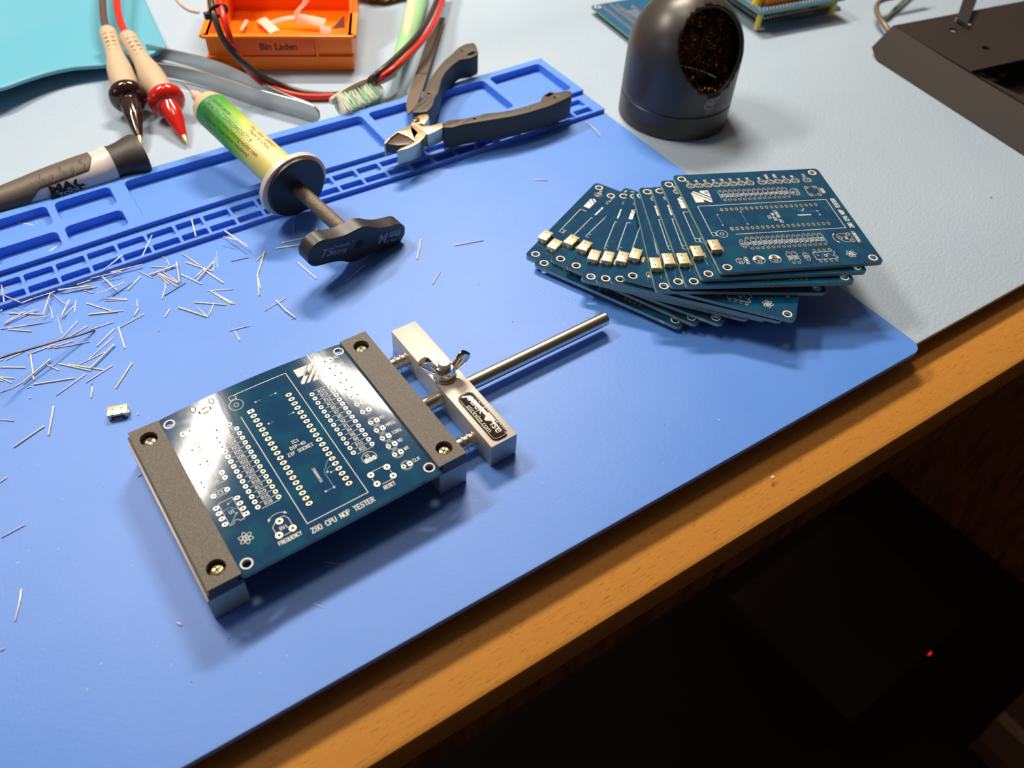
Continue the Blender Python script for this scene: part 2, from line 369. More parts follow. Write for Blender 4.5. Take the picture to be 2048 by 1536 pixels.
# ------------------------------------------------------------------ printed boards
GL = {'A':'0 0 0 4 2 6 4 4 4 0|0 2 4 2','B':'0 0 0 6 3 6 4 5 4 4 3 3 0 3|3 3 4 2 4 1 3 0 0 0','C':'4 5 3 6 1 6 0 5 0 1 1 0 3 0 4 1','D':'0 0 0 6 2.6 6 4 4.6 4 1.4 2.6 0 0 0','E':'4 6 0 6 0 0 4 0|0 3 3 3','F':'4 6 0 6 0 0|0 3 3 3',
'H':'0 0 0 6|4 0 4 6|0 3 4 3','I':'1 6 3 6|2 6 2 0|1 0 3 0','K':'0 0 0 6|4 6 0 2.6|1.2 3.6 4 0','L':'0 6 0 0 4 0','M':'0 0 0 6 2 3 4 6 4 0','N':'0 0 0 6 4 0 4 6','O':'1 0 0 1 0 5 1 6 3 6 4 5 4 1 3 0 1 0','P':'0 0 0 6 3 6 4 5 4 4 3 3 0 3',
'Q':'1 0 0 1 0 5 1 6 3 6 4 5 4 1 3 0 1 0|2.4 1.6 4 -0.4','R':'0 0 0 6 3 6 4 5 4 4 3 3 0 3|2 3 4 0','S':'4 5 3 6 1 6 0 5 0 4 1 3 3 3 4 2 4 1 3 0 1 0 0 1','T':'0 6 4 6|2 6 2 0','U':'0 6 0 1 1 0 3 0 4 1 4 6','V':'0 6 2 0 4 6','W':'0 6 1 0 2 4 3 0 4 6','Y':'0 6 2 3 4 6|2 3 2 0','Z':'0 6 4 6 0 0 4 0',
'0':'1 0 0 1 0 5 1 6 3 6 4 5 4 1 3 0 1 0','1':'1 5 2 6 2 0|1 0 3 0','2':'0 5 1 6 3 6 4 5 4 4 0 0 4 0','3':'0 6 4 6 2 3.6 3 3.6 4 2.6 4 1 3 0 1 0 0 1','4':'3 0 3 6 0 2 4 2','5':'4 6 0 6 0 3.4 3 3.4 4 2.4 4 1 3 0 0 0','6':'4 5.4 3 6 1.4 6 0 4.4 0 1 1 0 3 0 4 1 4 2.4 3 3.4 0 3.2','7':'0 6 4 6 1.4 0','8':'1 3.2 0 4 0 5 1 6 3 6 4 5 4 4 3 3.2 1 3.2 0 2.2 0 1 1 0 3 0 4 1 4 2.2 3 3.2','9':'0 .6 1 0 2.6 0 4 1.6 4 5 3 6 1 6 0 5 0 3.6 1 2.6 4 2.8','-':'0.4 3 3.6 3'}
def stroke(mb, P, w, z, mi=0):
    """polyline printed with line width w, in board millimetres (y counted down the board)"""
    for i in range(len(P)-1):
        a, b = Vector((P[i][0], P[i][1])), Vector((P[i+1][0], P[i+1][1])); d = b - a; L = d.length
        if L < 1e-6: continue
        k = max(1, int(L/5)); d /= L; n = Vector((-d.y, d.x))*w/2; e = d*w*0.35
        for j in range(k):
            p = a + (b-a)*j/k - (e if j == 0 else e*0); q = a + (b-a)*(j+1)/k + (e if j == k-1 else e*0)
            mb.add([(p.x+n.x, -(p.y+n.y), z), (p.x-n.x, -(p.y-n.y), z), (q.x-n.x, -(q.y-n.y), z), (q.x+n.x, -(q.y+n.y), z)], [(0,1,2,3)] , mi)
def word(mb, s, cx, cy, h, w, z=0.0, mi=0, ang=0.0, adv=1.0, align='c'):
    u = h/6; adv *= .76; tw = len(s)*5.6*u*adv - 1.6*u; x = cx - (tw/2 if align == 'c' else 0); ca, sa = math.cos(ang), math.sin(ang)
    x0 = x - cx
    for ch in s:
        if ch in GL:
            for pl in GL[ch].split('|'):
                f = list(map(float, pl.split()))
                P = [(x0 + f[i]*u*adv, h/2 - f[i+1]*u) for i in range(0, len(f), 2)]
                stroke(mb, [(cx + px*ca - py*sa, cy + px*sa + py*ca) for px, py in P], w, z, mi)
        x0 += 5.6*u*adv
def arc(cx, cy, r, a0, a1, n=20): return [(cx + r*math.cos(math.radians(a0 + (a1-a0)*k/n)), cy - r*math.sin(math.radians(a0 + (a1-a0)*k/n))) for k in range(n+1)]
BX0, BX1, BY0, BY1 = -30.6, 45.9, -15.6, 62.0           # board outline, pin 1 of the socket at 0,0
HOLES = [(-27.0, -11.5), (42.3, -11.8), (42.3, 57.8), (-26.9, 58.2)]
TS, TP = 0.03, 0.05                                     # print and pad heights over the mask
def disc(mb, x, y, r, z, mi, ry=None, n=16): mb.add([(p[0], -p[1], z) for p in circ(x, y, r, n, ry)], [tuple(range(n))[::-1]], mi)
def ringp(mb, x, y, r0, r1, z, mi, n=24):
    a = circ(x, y, r0, n); b = circ(x, y, r1, n)
    mb.add([(p[0], -p[1], z) for p in a] + [(p[0], -p[1], z) for p in b], [(k, (k+1) % n, n+(k+1) % n, n+k) for k in range(n)], mi)
def make_board_meshes():
    pads = MB(); pr = MB(); sub = MB()
    def pad(x, y, rx=0.85, ry=None, sq=False, dr=0.52):
        ry = ry or rx
        if sq: pads.add([(x-rx, -(y+ry), TP), (x+rx, -(y+ry), TP), (x+rx, -(y-ry), TP), (x-rx, -(y-ry), TP)], [(0,1,2,3)], 0)
        else: disc(pads, x, y, rx, TP, 0, ry)
        disc(pads, x, y, dr, TP + 0.02, 1, n=10)
    for i in range(20):
        for x in (0, 15.24): pad(x, 2.54*i, 1.2, 0.78, sq=(i == 0 and x == 0), dr=0.55)
    st = lambda P, w_=0.2, m_=0: stroke(pr, P, w_, TS, m_)
    # socket frame, lever
    st([(-4.1, 0.5), (-4.1, 55.2), (19.0, 55.2), (19.0, -10.8), (-1.8, -10.8)], 0.28)
    st([(-1.8, -10.8), (-4.3, -10.8), (-4.3, -8.9), (-1.8, -8.9), (-1.8, -10.8)], 0.2)
    st(arc(-3.2, -5.9, 2.6, 0, 360, 30), 0.2); st(arc(-3.2, -5.9, 0.9, 0, 360, 16), 0.2)
    st([(-4.3, -8.9), (-4.3, -8.2)]); st([(-2.0, -8.9), (-2.0, -8.2)])
    word(pr, 'IC1', 7.5, 21.4, 1.35, 0.24, TS, adv=1.05); word(pr, 'DIP-40', 7.5, 23.7, 1.35, 0.24, TS, adv=1.05); word(pr, 'ZIF SOCKET', 7.5, 26.0, 1.35, 0.24, TS, adv=1.05)
    word(pr, 'Z80 CPU NOP TESTER', 7.5, 58.6, 1.95, 0.36, TS, adv=0.96)
    word(pr, '37000404AY181', 7.6, 39.2, 0.9, 0.16, TS, ang=math.pi/2, adv=0.85)
    # resistor banks
    def bank(x0, x1, y0, names, lab):
        n = len(names)
        for i, nm in enumerate(names):
            y = y0 + 2.54*i; pad(x0, y); pad(x1, y)
            word(pr, nm, (x0+x1)/2, y, 1.3, 0.2, TS)
            st([(x0 + 1.3, y - 1.27), (x1 - 0.5, y - 1.27)], 0.17)
        y = y0 + 2.54*n - 1.27; st([(x0 + 1.0, y), (x1 - 0.3, y), (x1, y - .35)], 0.17)
    bank(-15.1, -7.5, 4.6, ['R3','R30','R24','R23','R25','R26','R22','R27','R20','R21','R16','R17','R19','R15','R18'], 0)
    bank(22.8, 30.4, 4.3, ['R14','R13','R12','R11','R9','R7','R5','R2','R1','R4','R6','R8','R10','R31'], 0)
    bank(-27.0, -19.5, 19.9, ['R29','R28'], 0)
    for x0, x1, y, nm in ((-13.8, -8.9, 1.4, 'C1'), (-25.7, -20.8, 27.6, 'C3')):
        pad(x0, y); pad(x1, y); word(pr, nm, (x0+x1)/2, y, 1.3, 0.2, TS)
        st([(x0+.6, y-1.25), (x1-.4, y-1.25)], 0.17); st([(x0+.6, y+1.25), (x1-.4, y+1.25)], 0.17)
    def led(x, y, nm=None, lx=0):
        pad(x-1.27, y); pad(x+1.27, y, 0.85, sq=True)
        st(arc(x, y, 2.05, 25, 155), 0.16); st(arc(x, y, 2.05, 205, 335), 0.16); st(arc(x, y, 1.6, 30, 150), 0.16); st(arc(x, y, 1.6, 210, 330), 0.16)
        if nm: word(pr, nm, lx or x + 2.9, y - 0.35, 1.35, 0.22, TS, align='l')
    for i, nm in enumerate(['A7','A6','A5','A4','A3','A2','A1','A0']): led(36.15, -9.1 + 4.45*i, nm)
    for i, nm in enumerate(['M1','MREQ','IORQ','RD','WR']): led(36.15, 28.3 + 4.44*i, nm)
    led(36.15, 52.45, 'CLK')
    pad(-24.5, -4.15, .85, sq=True); pad(-22.0, -4.15); st(arc(-23.25, -4.15, 1.9, 20, 160), .16); st(arc(-23.25, -4.15, 1.9, 200, 340), .16)
    word(pr, 'POWER', -23.2, -1.0, 1.35, 0.2, TS, adv=1.05)
    for y in (4.75, 12.35):
        pad(-24.5, y, .85, sq=True); st(arc(-23.25, y, 2.75, 0, 360, 32), .18)
        a = arc(-23.25, y, 2.65, -90, 90, 18); hole = [(-22.0 + 1.15*math.cos(t), y - 1.15*math.sin(t)) for t in [math.radians(90 - 180*k/10) for k in range(11)]]
        # half filled marking, left clear round the pad
        o = len(pr.v); A = a; Bp = [(-23.25, y+2.65), (-23.25, y+1.15)] + [(p[0], p[1]) for p in [(-22.0 - 0.0 + 1.15*math.cos(math.radians(-90 + 18*k)), y - 1.15*math.sin(math.radians(-90 + 18*k))) for k in range(11)]] + [(-23.25, y-1.15), (-23.25, y-2.65)]
        n1 = len(A); n2 = len(Bp)
        pr.v += [Vector((p[0], -p[1], TS)) for p in A] + [Vector((p[0], -p[1], TS)) for p in Bp]
        for k in range(18):
            f = (k+0.5)/18
            i0 = min(n2-2, int(k*(n2-1)/18)); i1 = min(n2-1, int((k+1)*(n2-1)/18))
            fc = [o+k, o+k+1, o+n1+i1] + ([o+n1+i0] if i0 != i1 else []); pr.face(fc, 0)
        pad(-22.0, y)
    # timer chip
    for i, y in enumerate((32.75, 35.29, 37.83, 40.4)): pad(-19.4, y, 1.0, .75, sq=(i == 3)); pad(-26.9, y, 1.0, .75)
    st([(-22.1, 41.8), (-20.6, 41.8), (-20.6, 31.5), (-25.7, 31.5), (-25.7, 41.8), (-24.2, 41.8)], .2); st(arc(-23.15, 41.8, 1.05, 0, 180, 12), .2)
    word(pr, 'U1', -23.1, 36.9, 1.4, .22, TS)
    tr = lambda P, w_=0.18: stroke(pr, P, w_, 0.015, 1)
    tr([(-20.6, 32.6), (-22.6, 33.2)]); tr([(-25.8, 35.3), (-23.0, 34.9), (-20.5, 37.5)]); tr([(-25.0, 41.3), (-22.2, 38.6)], .3)
    for x, y in ((-22.9, 33.3), (-22.0, 38.4)): ringp(pr, x, y, .18, .36, .02, 0, 12)
    # trimmer
    for x, y in ((-11.4, 49.2), (-8.9, 54.1), (-13.8, 54.2)): pad(x, y, 1.3, dr=.6)
    st([(-12.9, 49.0), (-14.4, 50.4), (-14.4, 53.0)], .2); st([(-12.4, 55.1), (-10.3, 55.1)], .2); st([(-8.4, 52.7), (-8.4, 49.7), (-9.2, 48.2), (-10.4, 47.9)], .2)
    word(pr, 'RV1', -11.3, 52.2, 1.35, .22, TS); word(pr, 'FREQUENCY', -11.3, 57.2, 1.4, .27, TS, adv=0.93)
    st(arc(-11.3, 50.2, 4.3, 50, 130), .2)
    for sx in (-1, 1): pr.add([(-11.3 + sx*3.5, -47.7, TS), (-11.3 + sx*2.4, -47.2, TS), (-11.3 + sx*2.9, -46.3, TS)], [(0, 1, 2) if sx < 0 else (0, 2, 1)], 0)
    # atom mark
    for a in (0, 60, 120):
        ca, sa = math.cos(math.radians(a + 90)), math.sin(math.radians(a + 90))
        st([(-23.3 + 2.5*math.cos(t)*ca - .85*math.sin(t)*sa, 49.2 + 2.5*math.cos(t)*sa + .85*math.sin(t)*ca) for t in [2*math.pi*k/22 for k in range(23)]], .22)
    word(pr, 'M', -23.3, 49.2, .9, .2, TS)
    # transistor, reset key
    st(arc(26.6, 42.3, 2.7, -38, 218, 26) + [(28.73, 43.96)], .2)
    for i, x in enumerate((25.1, 26.6, 28.1)): pad(x, 43.1, .62, .85, sq=(i == 0), dr=.36)
    word(pr, 'Q1', 26.4, 41.0, 1.2, .2, TS)
    for x, y in ((29.8, 49.3), (23.3, 49.3), (29.8, 53.8), (23.3, 53.8)): pad(x, y, 1.2, dr=.55)
    st([(24.2, 48.3), (28.9, 48.3)], .2); st([(24.9, 54.9), (28.9, 54.9)], .2); st([(22.9, 51.0), (22.9, 52.2)], .2); st([(30.1, 51.0), (30.1, 52.2)], .2)
    word(pr, 'RESET', 26.6, 56.7, 1.45, .28, TS, adv=.88)
    # traces with their vias
    for P in ([(3.3, -3.3), (11.4, -3.3)], [(3.0, 8.9), (12.9, 8.9)]):
        tr(P, .22)
        for x, y in P: ringp(pr, x, y, .16, .38, .02, 0, 12)
    tr([(13.5, 35.4), (10.2, 39.2), (10.2, 46.9), (7.0, 46.9)], .26); tr([(14.2, 38.1), (12.0, 38.4), (11.2, 39.6)], .2); tr([(14.0, 40.6), (12.4, 40.6)], .2)
    for x, y in ((10.2, 46.9), (7.0, 46.9), (11.2, 39.8), (12.2, 40.6)): ringp(pr, x, y, .2, .42, .02, 0, 12)
    # striped emblem with 80
    def poly(P, mi=0, z=TS): pr.add([(x, -y, z) for x, y in P], [tuple(range(len(P)))], mi)
    poly([(22.1, -10.7), (22.1, -6.3), (24.3, -6.3), (28.2, -10.7)])
    poly([(28.7, -10.7), (21.8, -3.4), (21.8, -2.3), (22.8, -2.1), (30.4, -10.2), (30.2, -10.8)])
    poly([(31.0, -9.9), (23.6, -2.0), (24.9, -1.8), (31.4, -8.8)])
    poly([(30.0, -6.0), (26.0, -1.7), (31.6, -1.6), (31.6, -6.0)])
    word(pr, '80', 29.7, -2.9, 1.5, .28, TS + .015, 2, adv=.9)
    # connector footprint; dark ovals paint the gap in the board's reflection
    for x in (-17.4, -10.2):
        disc(pads, x, -12.8, 1.05, .02, 1, 1.5); disc(pads, x, -12.8, .62, TP, 0, 1.0)
    disc(pads, -13.8, -9.9, 2.5, .02, 1, 1.5, 24)
    for k in range(5): pads.add([(-15.3 + .75*k + sx*.22, -(-9.9 + sy*.85), TP) for sx, sy in ((-1,1),(1,1),(1,-1),(-1,-1))], [(0,1,2,3)], 0)
    for x, y in HOLES: ringp(pads, x, y, 1.55, 2.15, TP, 2, 32)
    # board body: fine grid with true corner holes
    xs = [BX0 + 8 + (BX1-BX0-16)*k/20 for k in range(21)]; yd = [BY0 + 8 + (BY1-BY0-16)*k/20 for k in range(21)]
    ex0 = [BX0 + 8*k/4 for k in range(4)]; ex1 = [BX1 - 8 + 8*k/4 for k in range(1, 5)]
    ey0 = [BY0 + 8*k/4 for k in range(4)]; ey1 = [BY1 - 8 + 8*k/4 for k in range(1, 5)]
    X = ex0 + xs + ex1; Y = ey0 + yd + ey1; th = 1.6
    def quad(x0, x1, y0, y1):
        for z, fl_ in ((0, 0), (-th, 1)):
            f = (0, 3, 2, 1) if not fl_ else (0, 1, 2, 3)
            sub.add([(x0, -y0, z), (x1, -y0, z), (x1, -y1, z), (x0, -y1, z)], [f], 0, True)
    for i in range(len(X)-1):
        for j in range(len(Y)-1):
            ci = i < 4 or i >= len(X)-5; cj = j < 4 or j >= len(Y)-5
            if not (ci and cj): quad(X[i], X[i+1], Y[j], Y[j+1])
    def side(P):
        for a, b in zip(P, P[1:]):
            sub.add([(a[0], -a[1], 0), (b[0], -b[1], 0), (b[0], -b[1], -th), (a[0], -a[1], -th)], [(0, 1, 2, 3)], 1, False)
    xi = X[4:len(X)-4]; yi = Y[4:len(Y)-4]
    side([(x, BY0) for x in xi][::-1]); side([(x, BY1) for x in xi]); side([(BX0, y) for y in yi]); side([(BX1, y) for y in yi][::-1])
    for hx, hy in HOLES:
        sx = 1 if hx > 0 else -1; sy = 1 if hy > 20 else -1
        ox = BX1 if sx > 0 else BX0; oy = BY1 if sy > 0 else BY0
        cx, cy = ox - 4*sx, oy - 4*sy; N = 64; P = []
        for k in range(N):
            t = 2*math.pi*(k + .0)/N; dx, dy = math.cos(t), math.sin(t); s_ = 4/max(abs(dx), abs(dy)); P.append([cx + dx*s_, cy + dy*s_])
        r = 2.2
        for p in P:                                      # round the outer corner
            ux, uy = (p[0]-cx)*sx, (p[1]-cy)*sy
            if ux > 4-r and uy > 4-r:
                d = math.hypot(ux-(4-r), uy-(4-r)); p[0] = cx + sx*((4-r) + (ux-(4-r))*r/d); p[1] = cy + sy*((4-r) + (uy-(4-r))*r/d)
        Q = [(hx + 1.55*math.cos(2*math.pi*k/N), hy + 1.55*math.sin(2*math.pi*k/N)) for k in range(N)]
        for z, rev in ((0, False), (-th, True)):
            o = len(sub.v); sub.v += [Vector((p[0], -p[1], z)) for p in P] + [Vector((p[0], -p[1], z)) for p in Q]
            for k in range(N):
                f = [o+k, o+(k+1) % N, o+N+(k+1) % N, o+N+k]
                if not rev: f = f[::-1]
                sub.face(f, 0, True)
        for k in range(N):
            a, b = Q[k], Q[(k+1) % N]; sub.add([(a[0], -a[1], 0), (b[0], -b[1], 0), (b[0], -b[1], -th), (a[0], -a[1], -th)], [(0, 1, 2, 3)], 2, True)
            a, b = P[k], P[(k+1) % N]
            if max(abs(a[0]-cx), abs(a[1]-cy)) > 0 and ((a[0]-cx)*sx > -3.99 or (a[1]-cy)*sy > -3.99):
                on = ((a[0]-cx)*sx > 1.7 or (b[0]-cx)*sx > 1.7 or (a[1]-cy)*sy > 1.7) and not ((a[0]-cx)*sx < -3.9 and (b[0]-cx)*sx < -3.9) and not ((a[1]-cy)*sy < -3.9 and (b[1]-cy)*sy < -3.9)
                edge = abs((a[0]-cx)*sx - 4) < 1e-3 or abs((a[1]-cy)*sy - 4) < 1e-3 or ((a[0]-cx)*sx > 1.8 and (a[1]-cy)*sy > 1.8) or ((b[0]-cx)*sx > 1.8 and (b[1]-cy)*sy > 1.8)
                if edge: sub.add([(a[0], -a[1], 0), (b[0], -b[1], 0), (b[0], -b[1], -th), (a[0], -a[1], -th)], [(3, 2, 1, 0)], 1, False)
    return sub, pads, pr
def bow(v):
    x, y, z = v; yd = -y
    wgt = 1 - 1.15*(yd - BY0)/(BY1 - BY0)
    return Vector((x, y, z + 2.2*(1 - ((x-7.6)/38.3)**2)*wgt))
HO = Vector((-27.0, 11.5, -1.6))                          # board origin: lower face under the hole beside the connector
def make_board(name, label, cat, bent, group=None):
    sub, pads, pr = make_board_meshes()
    for m_ in (sub, pads, pr):
        if bent: m_.warp(bow)
        m_.warp(lambda v: v - HO)
    t = thing(name, (0, 0, 0), label, cat, group)
    sub.build('board_panel', [M['mask'], M['fr4'], M['gold']], t, origin=Vector((0,0,0)), weld=True)
    pads.build('solder_pads', [M['gold'], M['dark_fill'], M['white']], t, origin=Vector((0,0,0)))
    pr.build('white_printing', [M['white'], M['trace'], M['mask']], t, origin=Vector((0,0,0)))
    return t
def usb_mesh(full=True):
    m = MB()
    m.box(-3.75, 3.75, -2.5, 2.5, 0.12, 2.55, 0, 0.18)
    return m
def usb_parts(parent, off, rot=0):
    """folded metal shell, opening to +y, solder side to -y"""
    R_ = Matrix.Rotation(rot, 4, 'Z')
    fx = lambda v: R_ @ v + Vector(off)
    sh = usb_mesh(); 
    for sx in (-1, 1):
        sh.box(sx*3.75-.35, sx*3.75+.35, -1.0, .4, -0.35, .9); sh.box(sx*1.5-.45, sx*1.5+.45, .3, .6, 2.5, 2.58, 1)
    for x in (-1.7, 1.7): sh.box(x-.42, x+.42, .5, .74, 2.54, 2.60, 1); sh.box(x-.3, x+.3, -2.52, -2.2, 2.1, 2.62, 1)
    sh.box(-2.9, 2.9, 2.42, 2.53, .55, 2.1, 1); sh.box(-1.8, 1.8, 2.3, 2.55, 1.2, 1.6, 1)
    s_ = sh.warp(fx).build('metal_shell', [M['usb'], M['black']], parent, origin=Vector((0,0,0)))
    p_ = MB(); p_.box(-2.4, 2.4, -2.75, -2.3, .3, 1.5); p_ = p_.warp(fx).build('plastic_insert', M['black'], parent, origin=Vector((0,0,0)))
    c_ = MB()
    for k in range(5): c_.box(-1.3 + .65*k - .13, -1.3 + .65*k + .13, -3.5, -2.6, .0, .22); c_.box(-1.3 + .65*k - .13, -1.3 + .65*k + .13, -2.8, -2.6, .1, .9)
    c_.warp(fx).build('contact_pins', M['gold'], parent, origin=Vector((0,0,0)))

held = make_board('circuit_board', 'bare blue Z80 tester circuit board clamped between the black vise jaws', 'circuit board', True)
held.location = Vector((-27.0, 11.5, 14.33))*S
fan0 = make_board('circuit_board', '', 'circuit board', False)
ue = thing('usb_connector', (0,0,0), None, None); ue.parent = fan0; del_ = None
usb_parts(ue, (0, 0, 0)); ue.location = Vector((-13.8 + 27.0, 12.9 - 11.5 + .6, 1.6))*S
FAN = [(159.3,34.0,23.3),(157.0,24.2,21.8),(164.1,20.7,20.5),(165.6,10.7,25.8),(164.6,-1.2,36.3),(167.8,-7.6,37.5),(171.4,-13.2,37.0),(176.0,-16.3,35.6),(181.2,-30.9,56.5),(186.8,-33.7,59.3),(190.8,-38.9,59.8),(198.0,-40.2,61.4),(206.3,-43.1,63.2)]
nth = ['bottom board of the fanned stack, lying on the blue mat', 'second board up in the fanned stack', 'third board up in the fanned stack', 'fourth board up in the fanned stack', 'fifth board up in the fanned stack',
 'sixth board up in the fanned stack', 'middle board of the fanned stack, seventh counted either way', 'sixth board down from the top of the fan, its lower corner jutting out teal', 'fifth board down from the top of the fanned stack',
 'fourth board down from the top of the fanned stack', 'third board down from the top of the fanned stack', 'second board down, directly under the fully visible top board', 'topmost board of the fanned stack with its whole printed face showing']
for i, (x, y, a) in enumerate(FAN):
    o = fan0 if i == 0 else dup(fan0)
    o.location = Vector((x, y, 0.02 + 2.03*i))*S; o.rotation_euler = (0, 0, math.radians(a))
    o['label'] = nth[i]; o['group'] = 'blue circuit boards with gold connectors fanned out in a stack'

lc = thing('usb_connector', (-40.2, 42.6, 0.36), 'small loose gold USB connector lying by the left jaw of the vise', 'connector')
usb_parts(lc, (0, 0, 0)); lc.rotation_euler = (0, 0, math.radians(-18))

# ------------------------------------------------------------------ the vise
vise = T('circuit_board_vise', (8, -24, 0), 'low sliding vise with black jaws and steel rod gripping the circuit board', 'vise')
def vbox(*a, c=0.25): m_ = MB(); m_.box(*a, 0, c); return m_
YL0, YL1, YR0, YR1 = -61.6, 14.5, -60.55, 15.4
part(vbox(-42.4, -29.9, YL0, YL1, 0, 11.8), 'fixed_jaw_block', M['alu'], vise)
part(vbox(44.9, 56.6, YR0, YR1, 0, 11.8), 'sliding_jaw_block', M['alu'], vise)
def screw(x, y, z, a, par):
    m_ = MB(); m_.lathe((x, y, z-2.4), (0,0,1), [(-1.3,2.0),(1.2,2.75),(2.0,2.75),(2.6,2.2),(2.95,1.5)], 28)
    # cross recess: four flat dark wedges paint the shade inside it
    for k in range(4):
        q_ = a + k*math.pi/2; dx, dy = math.cos(q_), math.sin(q_)
        m_.add([(x+dx*.1-dy*.32, y+dy*.1+dx*.32, z+.58), (x+dx*.1+dy*.32, y+dy*.1-dx*.32, z+.58), (x+dx*1.6+dy*.26, y+dy*1.6-dx*.26, z+.60), (x+dx*1.6-dy*.26, y+dy*1.6+dx*.26, z+.60)], [(0,1,2,3)], 1)
    m_.add([(x-.4, y-.4, z+.585), (x+.4, y-.4, z+.585), (x+.4, y+.4, z+.585), (x-.4, y+.4, z+.585)], [(0,1,2,3)], 1)
    part(m_, 'screw', [M['brass'], M['dark_fill']], par)
def jaw_plate(x0, x1, y0, y1, inner, holes):
    m_ = MB(); xi = -31.3 if inner > 0 else 46.3
    a, b = (x0, xi) if inner > 0 else (xi, x1)
    m_.curve([rrect(a, b, y0, y1, 0)] + [circ(hx, hy, 3.15, 32) for hx, hy in holes], 11.8, 17.43)
    c0, c1 = (xi, x1) if inner > 0 else (x0, xi)
    m_.box(c0, c1, y0, y1, 11.8, 14.2); m_.box(c0, c1, y0, y1, 16.15, 17.43)
    if inner > 0: m_.box(x0 - .75, x0, y0, y1, 11.8, 15.2)
    p_ = part(m_, 'jaw_plate', M['jaw'], vise)
    return p_
SL = [(-35.5, 8.0), (-35.6, -55.1)]; SR = [(50.9, 8.6), (50.9, -54.2)]
jl = jaw_plate(-40.9, -29.76, YL0, YL1, 1, SL); jr = jaw_plate(44.8, 56.4, YR0, YR1, -1, SR)
for (x, y), a in zip(SL, (.5, .2)): screw(x, y, 15.5, a, jl)
for (x, y), a in zip(SR, (.35, .7)): screw(x, y, 15.5, a, jr)
# clamp block with a half hole cut for the rod
cb = MB(); cb.curve([[(YR0+.5, 0), (-27.4, 0)] + [(-23.9 + 3.4*math.cos(t), 5.9 + 3.4*math.sin(t)) for t in [math.radians(200 - 0*k) for k in range(1)]] + [(-20.4, 0), (15.1, 0), (15.1, 11.8), (YR0+.5, 11.8)]], 68.0, 79.9, 0.0) if False else cb.box(68.0, 79.9, -60.1, 15.05, 0, 11.8, 0, 0.3)
part(cb, 'clamp_block', M['alu'], vise)
rd = MB(); rd.lathe((-36, -24.1, 5.9), (1, 0, 0), [(0, 2.6), (.4, 3.1), (190.6, 3.1), (191.2, 2.5)], 36); part(rd, 'rod', M['steel'], vise)
for gy in (2.4, -48.6):
    g = MB(); g.lathe((56, gy, 5.9), (1, 0, 0), [(0, 2.7), (12.6, 2.7)], 28); gp = part(g, 'guide_pin', M['steel'], vise)
    s_ = MB(); turns = 3.3
    pts = [(58.0 + 9.3*(t/100)**.75, gy + 3.15*math.cos(2*math.pi*turns*t/100), 5.9 + 3.15*math.sin(2*math.pi*turns*t/100)) for t in range(101)]
    s_.tube(pts, 0.25, 8, up=Vector((1, 0, 0))); part(s_, 'spring', M['steel'], gp)
ws = MB(); ws.lathe((73.0, -19.4, 11.8), (0,0,1), [(0,4.8),(1.1,4.8),(1.35,4.5)], 36); part(ws, 'washer', M['steel'], vise)
wn = MB(); wn.lathe((73.0, -19.4, 13.15), (0,0,1), [(0,4.2),(.8,4.6),(2.2,4.4),(4.0,3.8),(4.7,3.5)], 32)
dw = Vector((.95, -.31, 0)).normalized(); nw = Vector((.31, .95, 0))
for s_ in (-1, 1):
    rs = []
    for t, zc, hx, hz in ((2.4, 15.2, 1.6, 1.7), (4.4, 16.4, 1.5, 2.3), (6.0, 18.2, 1.4, 2.7), (7.4, 20.2, 1.4, 2.9), (8.4, 22.0, 1.35, 2.8), (8.9, 23.0, 1.1, 2.2)):
        c = Vector((73.0, -19.4, zc)) + dw*s_*t; tilt = Vector((dw.x*s_*.75, dw.y*s_*.75, 1)).normalized(); side_ = (Vector((0,0,1)).cross(dw*s_)).normalized()
        across = tilt.cross(side_).normalized()
        rs.append([c + side_*hx*math.cos(q) + across*hz*math.sin(q) for q in [2*math.pi*k/16 for k in range(16)]])
    if s_ < 0: rs = [r[::-1] for r in rs]
    wn.rings(rs, 0, True)
wing = part(wn, 'wing_nut', M['chrome'], vise)
bo = MB(); bo.lathe((73.0, -19.4, 16), (0,0,1), [(0,2.75),(3.6,2.75),(4.1,2.3)], 28); part(bo, 'bolt', M['alu'], vise)
bd = MB(); bd.curve([rrect(70.3, 77.3, -58.6, -32.2, 2.3, 8)], 11.78, 12.5, 0.15, sm=False); bdg = part(bd, 'badge', M['blackgloss'], vise)
tx = MB(); Mb = Matrix.Translation((74.7, -45.5, 12.53)) @ Matrix.Rotation(math.radians(-90), 4, 'Z')
tx.text('stick', 5.5, Matrix.Translation((75.0, -39.7, 12.53)) @ Matrix.Rotation(math.radians(-90), 4, 'Z'), offset=.02, sx=.95)
tx.text('ise', 5.3, Matrix.Translation((75.0, -53.4, 12.53)) @ Matrix.Rotation(math.radians(-90), 4, 'Z'), offset=.02, sx=.95)
tx.add([(76.9, -45.6, 12.53), (76.9, -50.4, 12.53), (75.9, -50.4, 12.53), (73.2, -48.5, 12.53), (73.2, -47.5, 12.53), (75.9, -45.6, 12.53)], [(0,5,4,3,2,1)])
tx.text('TM', 1.2, Matrix.Translation((76.3, -57.5, 12.53)) @ Matrix.Rotation(math.radians(-90), 4, 'Z'))
tx.text('stickvise.com', 3.2, Matrix.Translation((71.8, -46.2, 12.53)) @ Matrix.Rotation(math.radians(-90), 4, 'Z'), sx=.92)
fr_ = rrect(70.75, 76.85, -58.15, -32.65, 1.9, 8)
for a, b in zip(fr_, fr_[1:] + fr_[:1]): stroke(tx, [(a[0], -a[1]), (b[0], -b[1])], .13, 12.53)
part(tx, 'badge_lettering', M['white'], bdg)
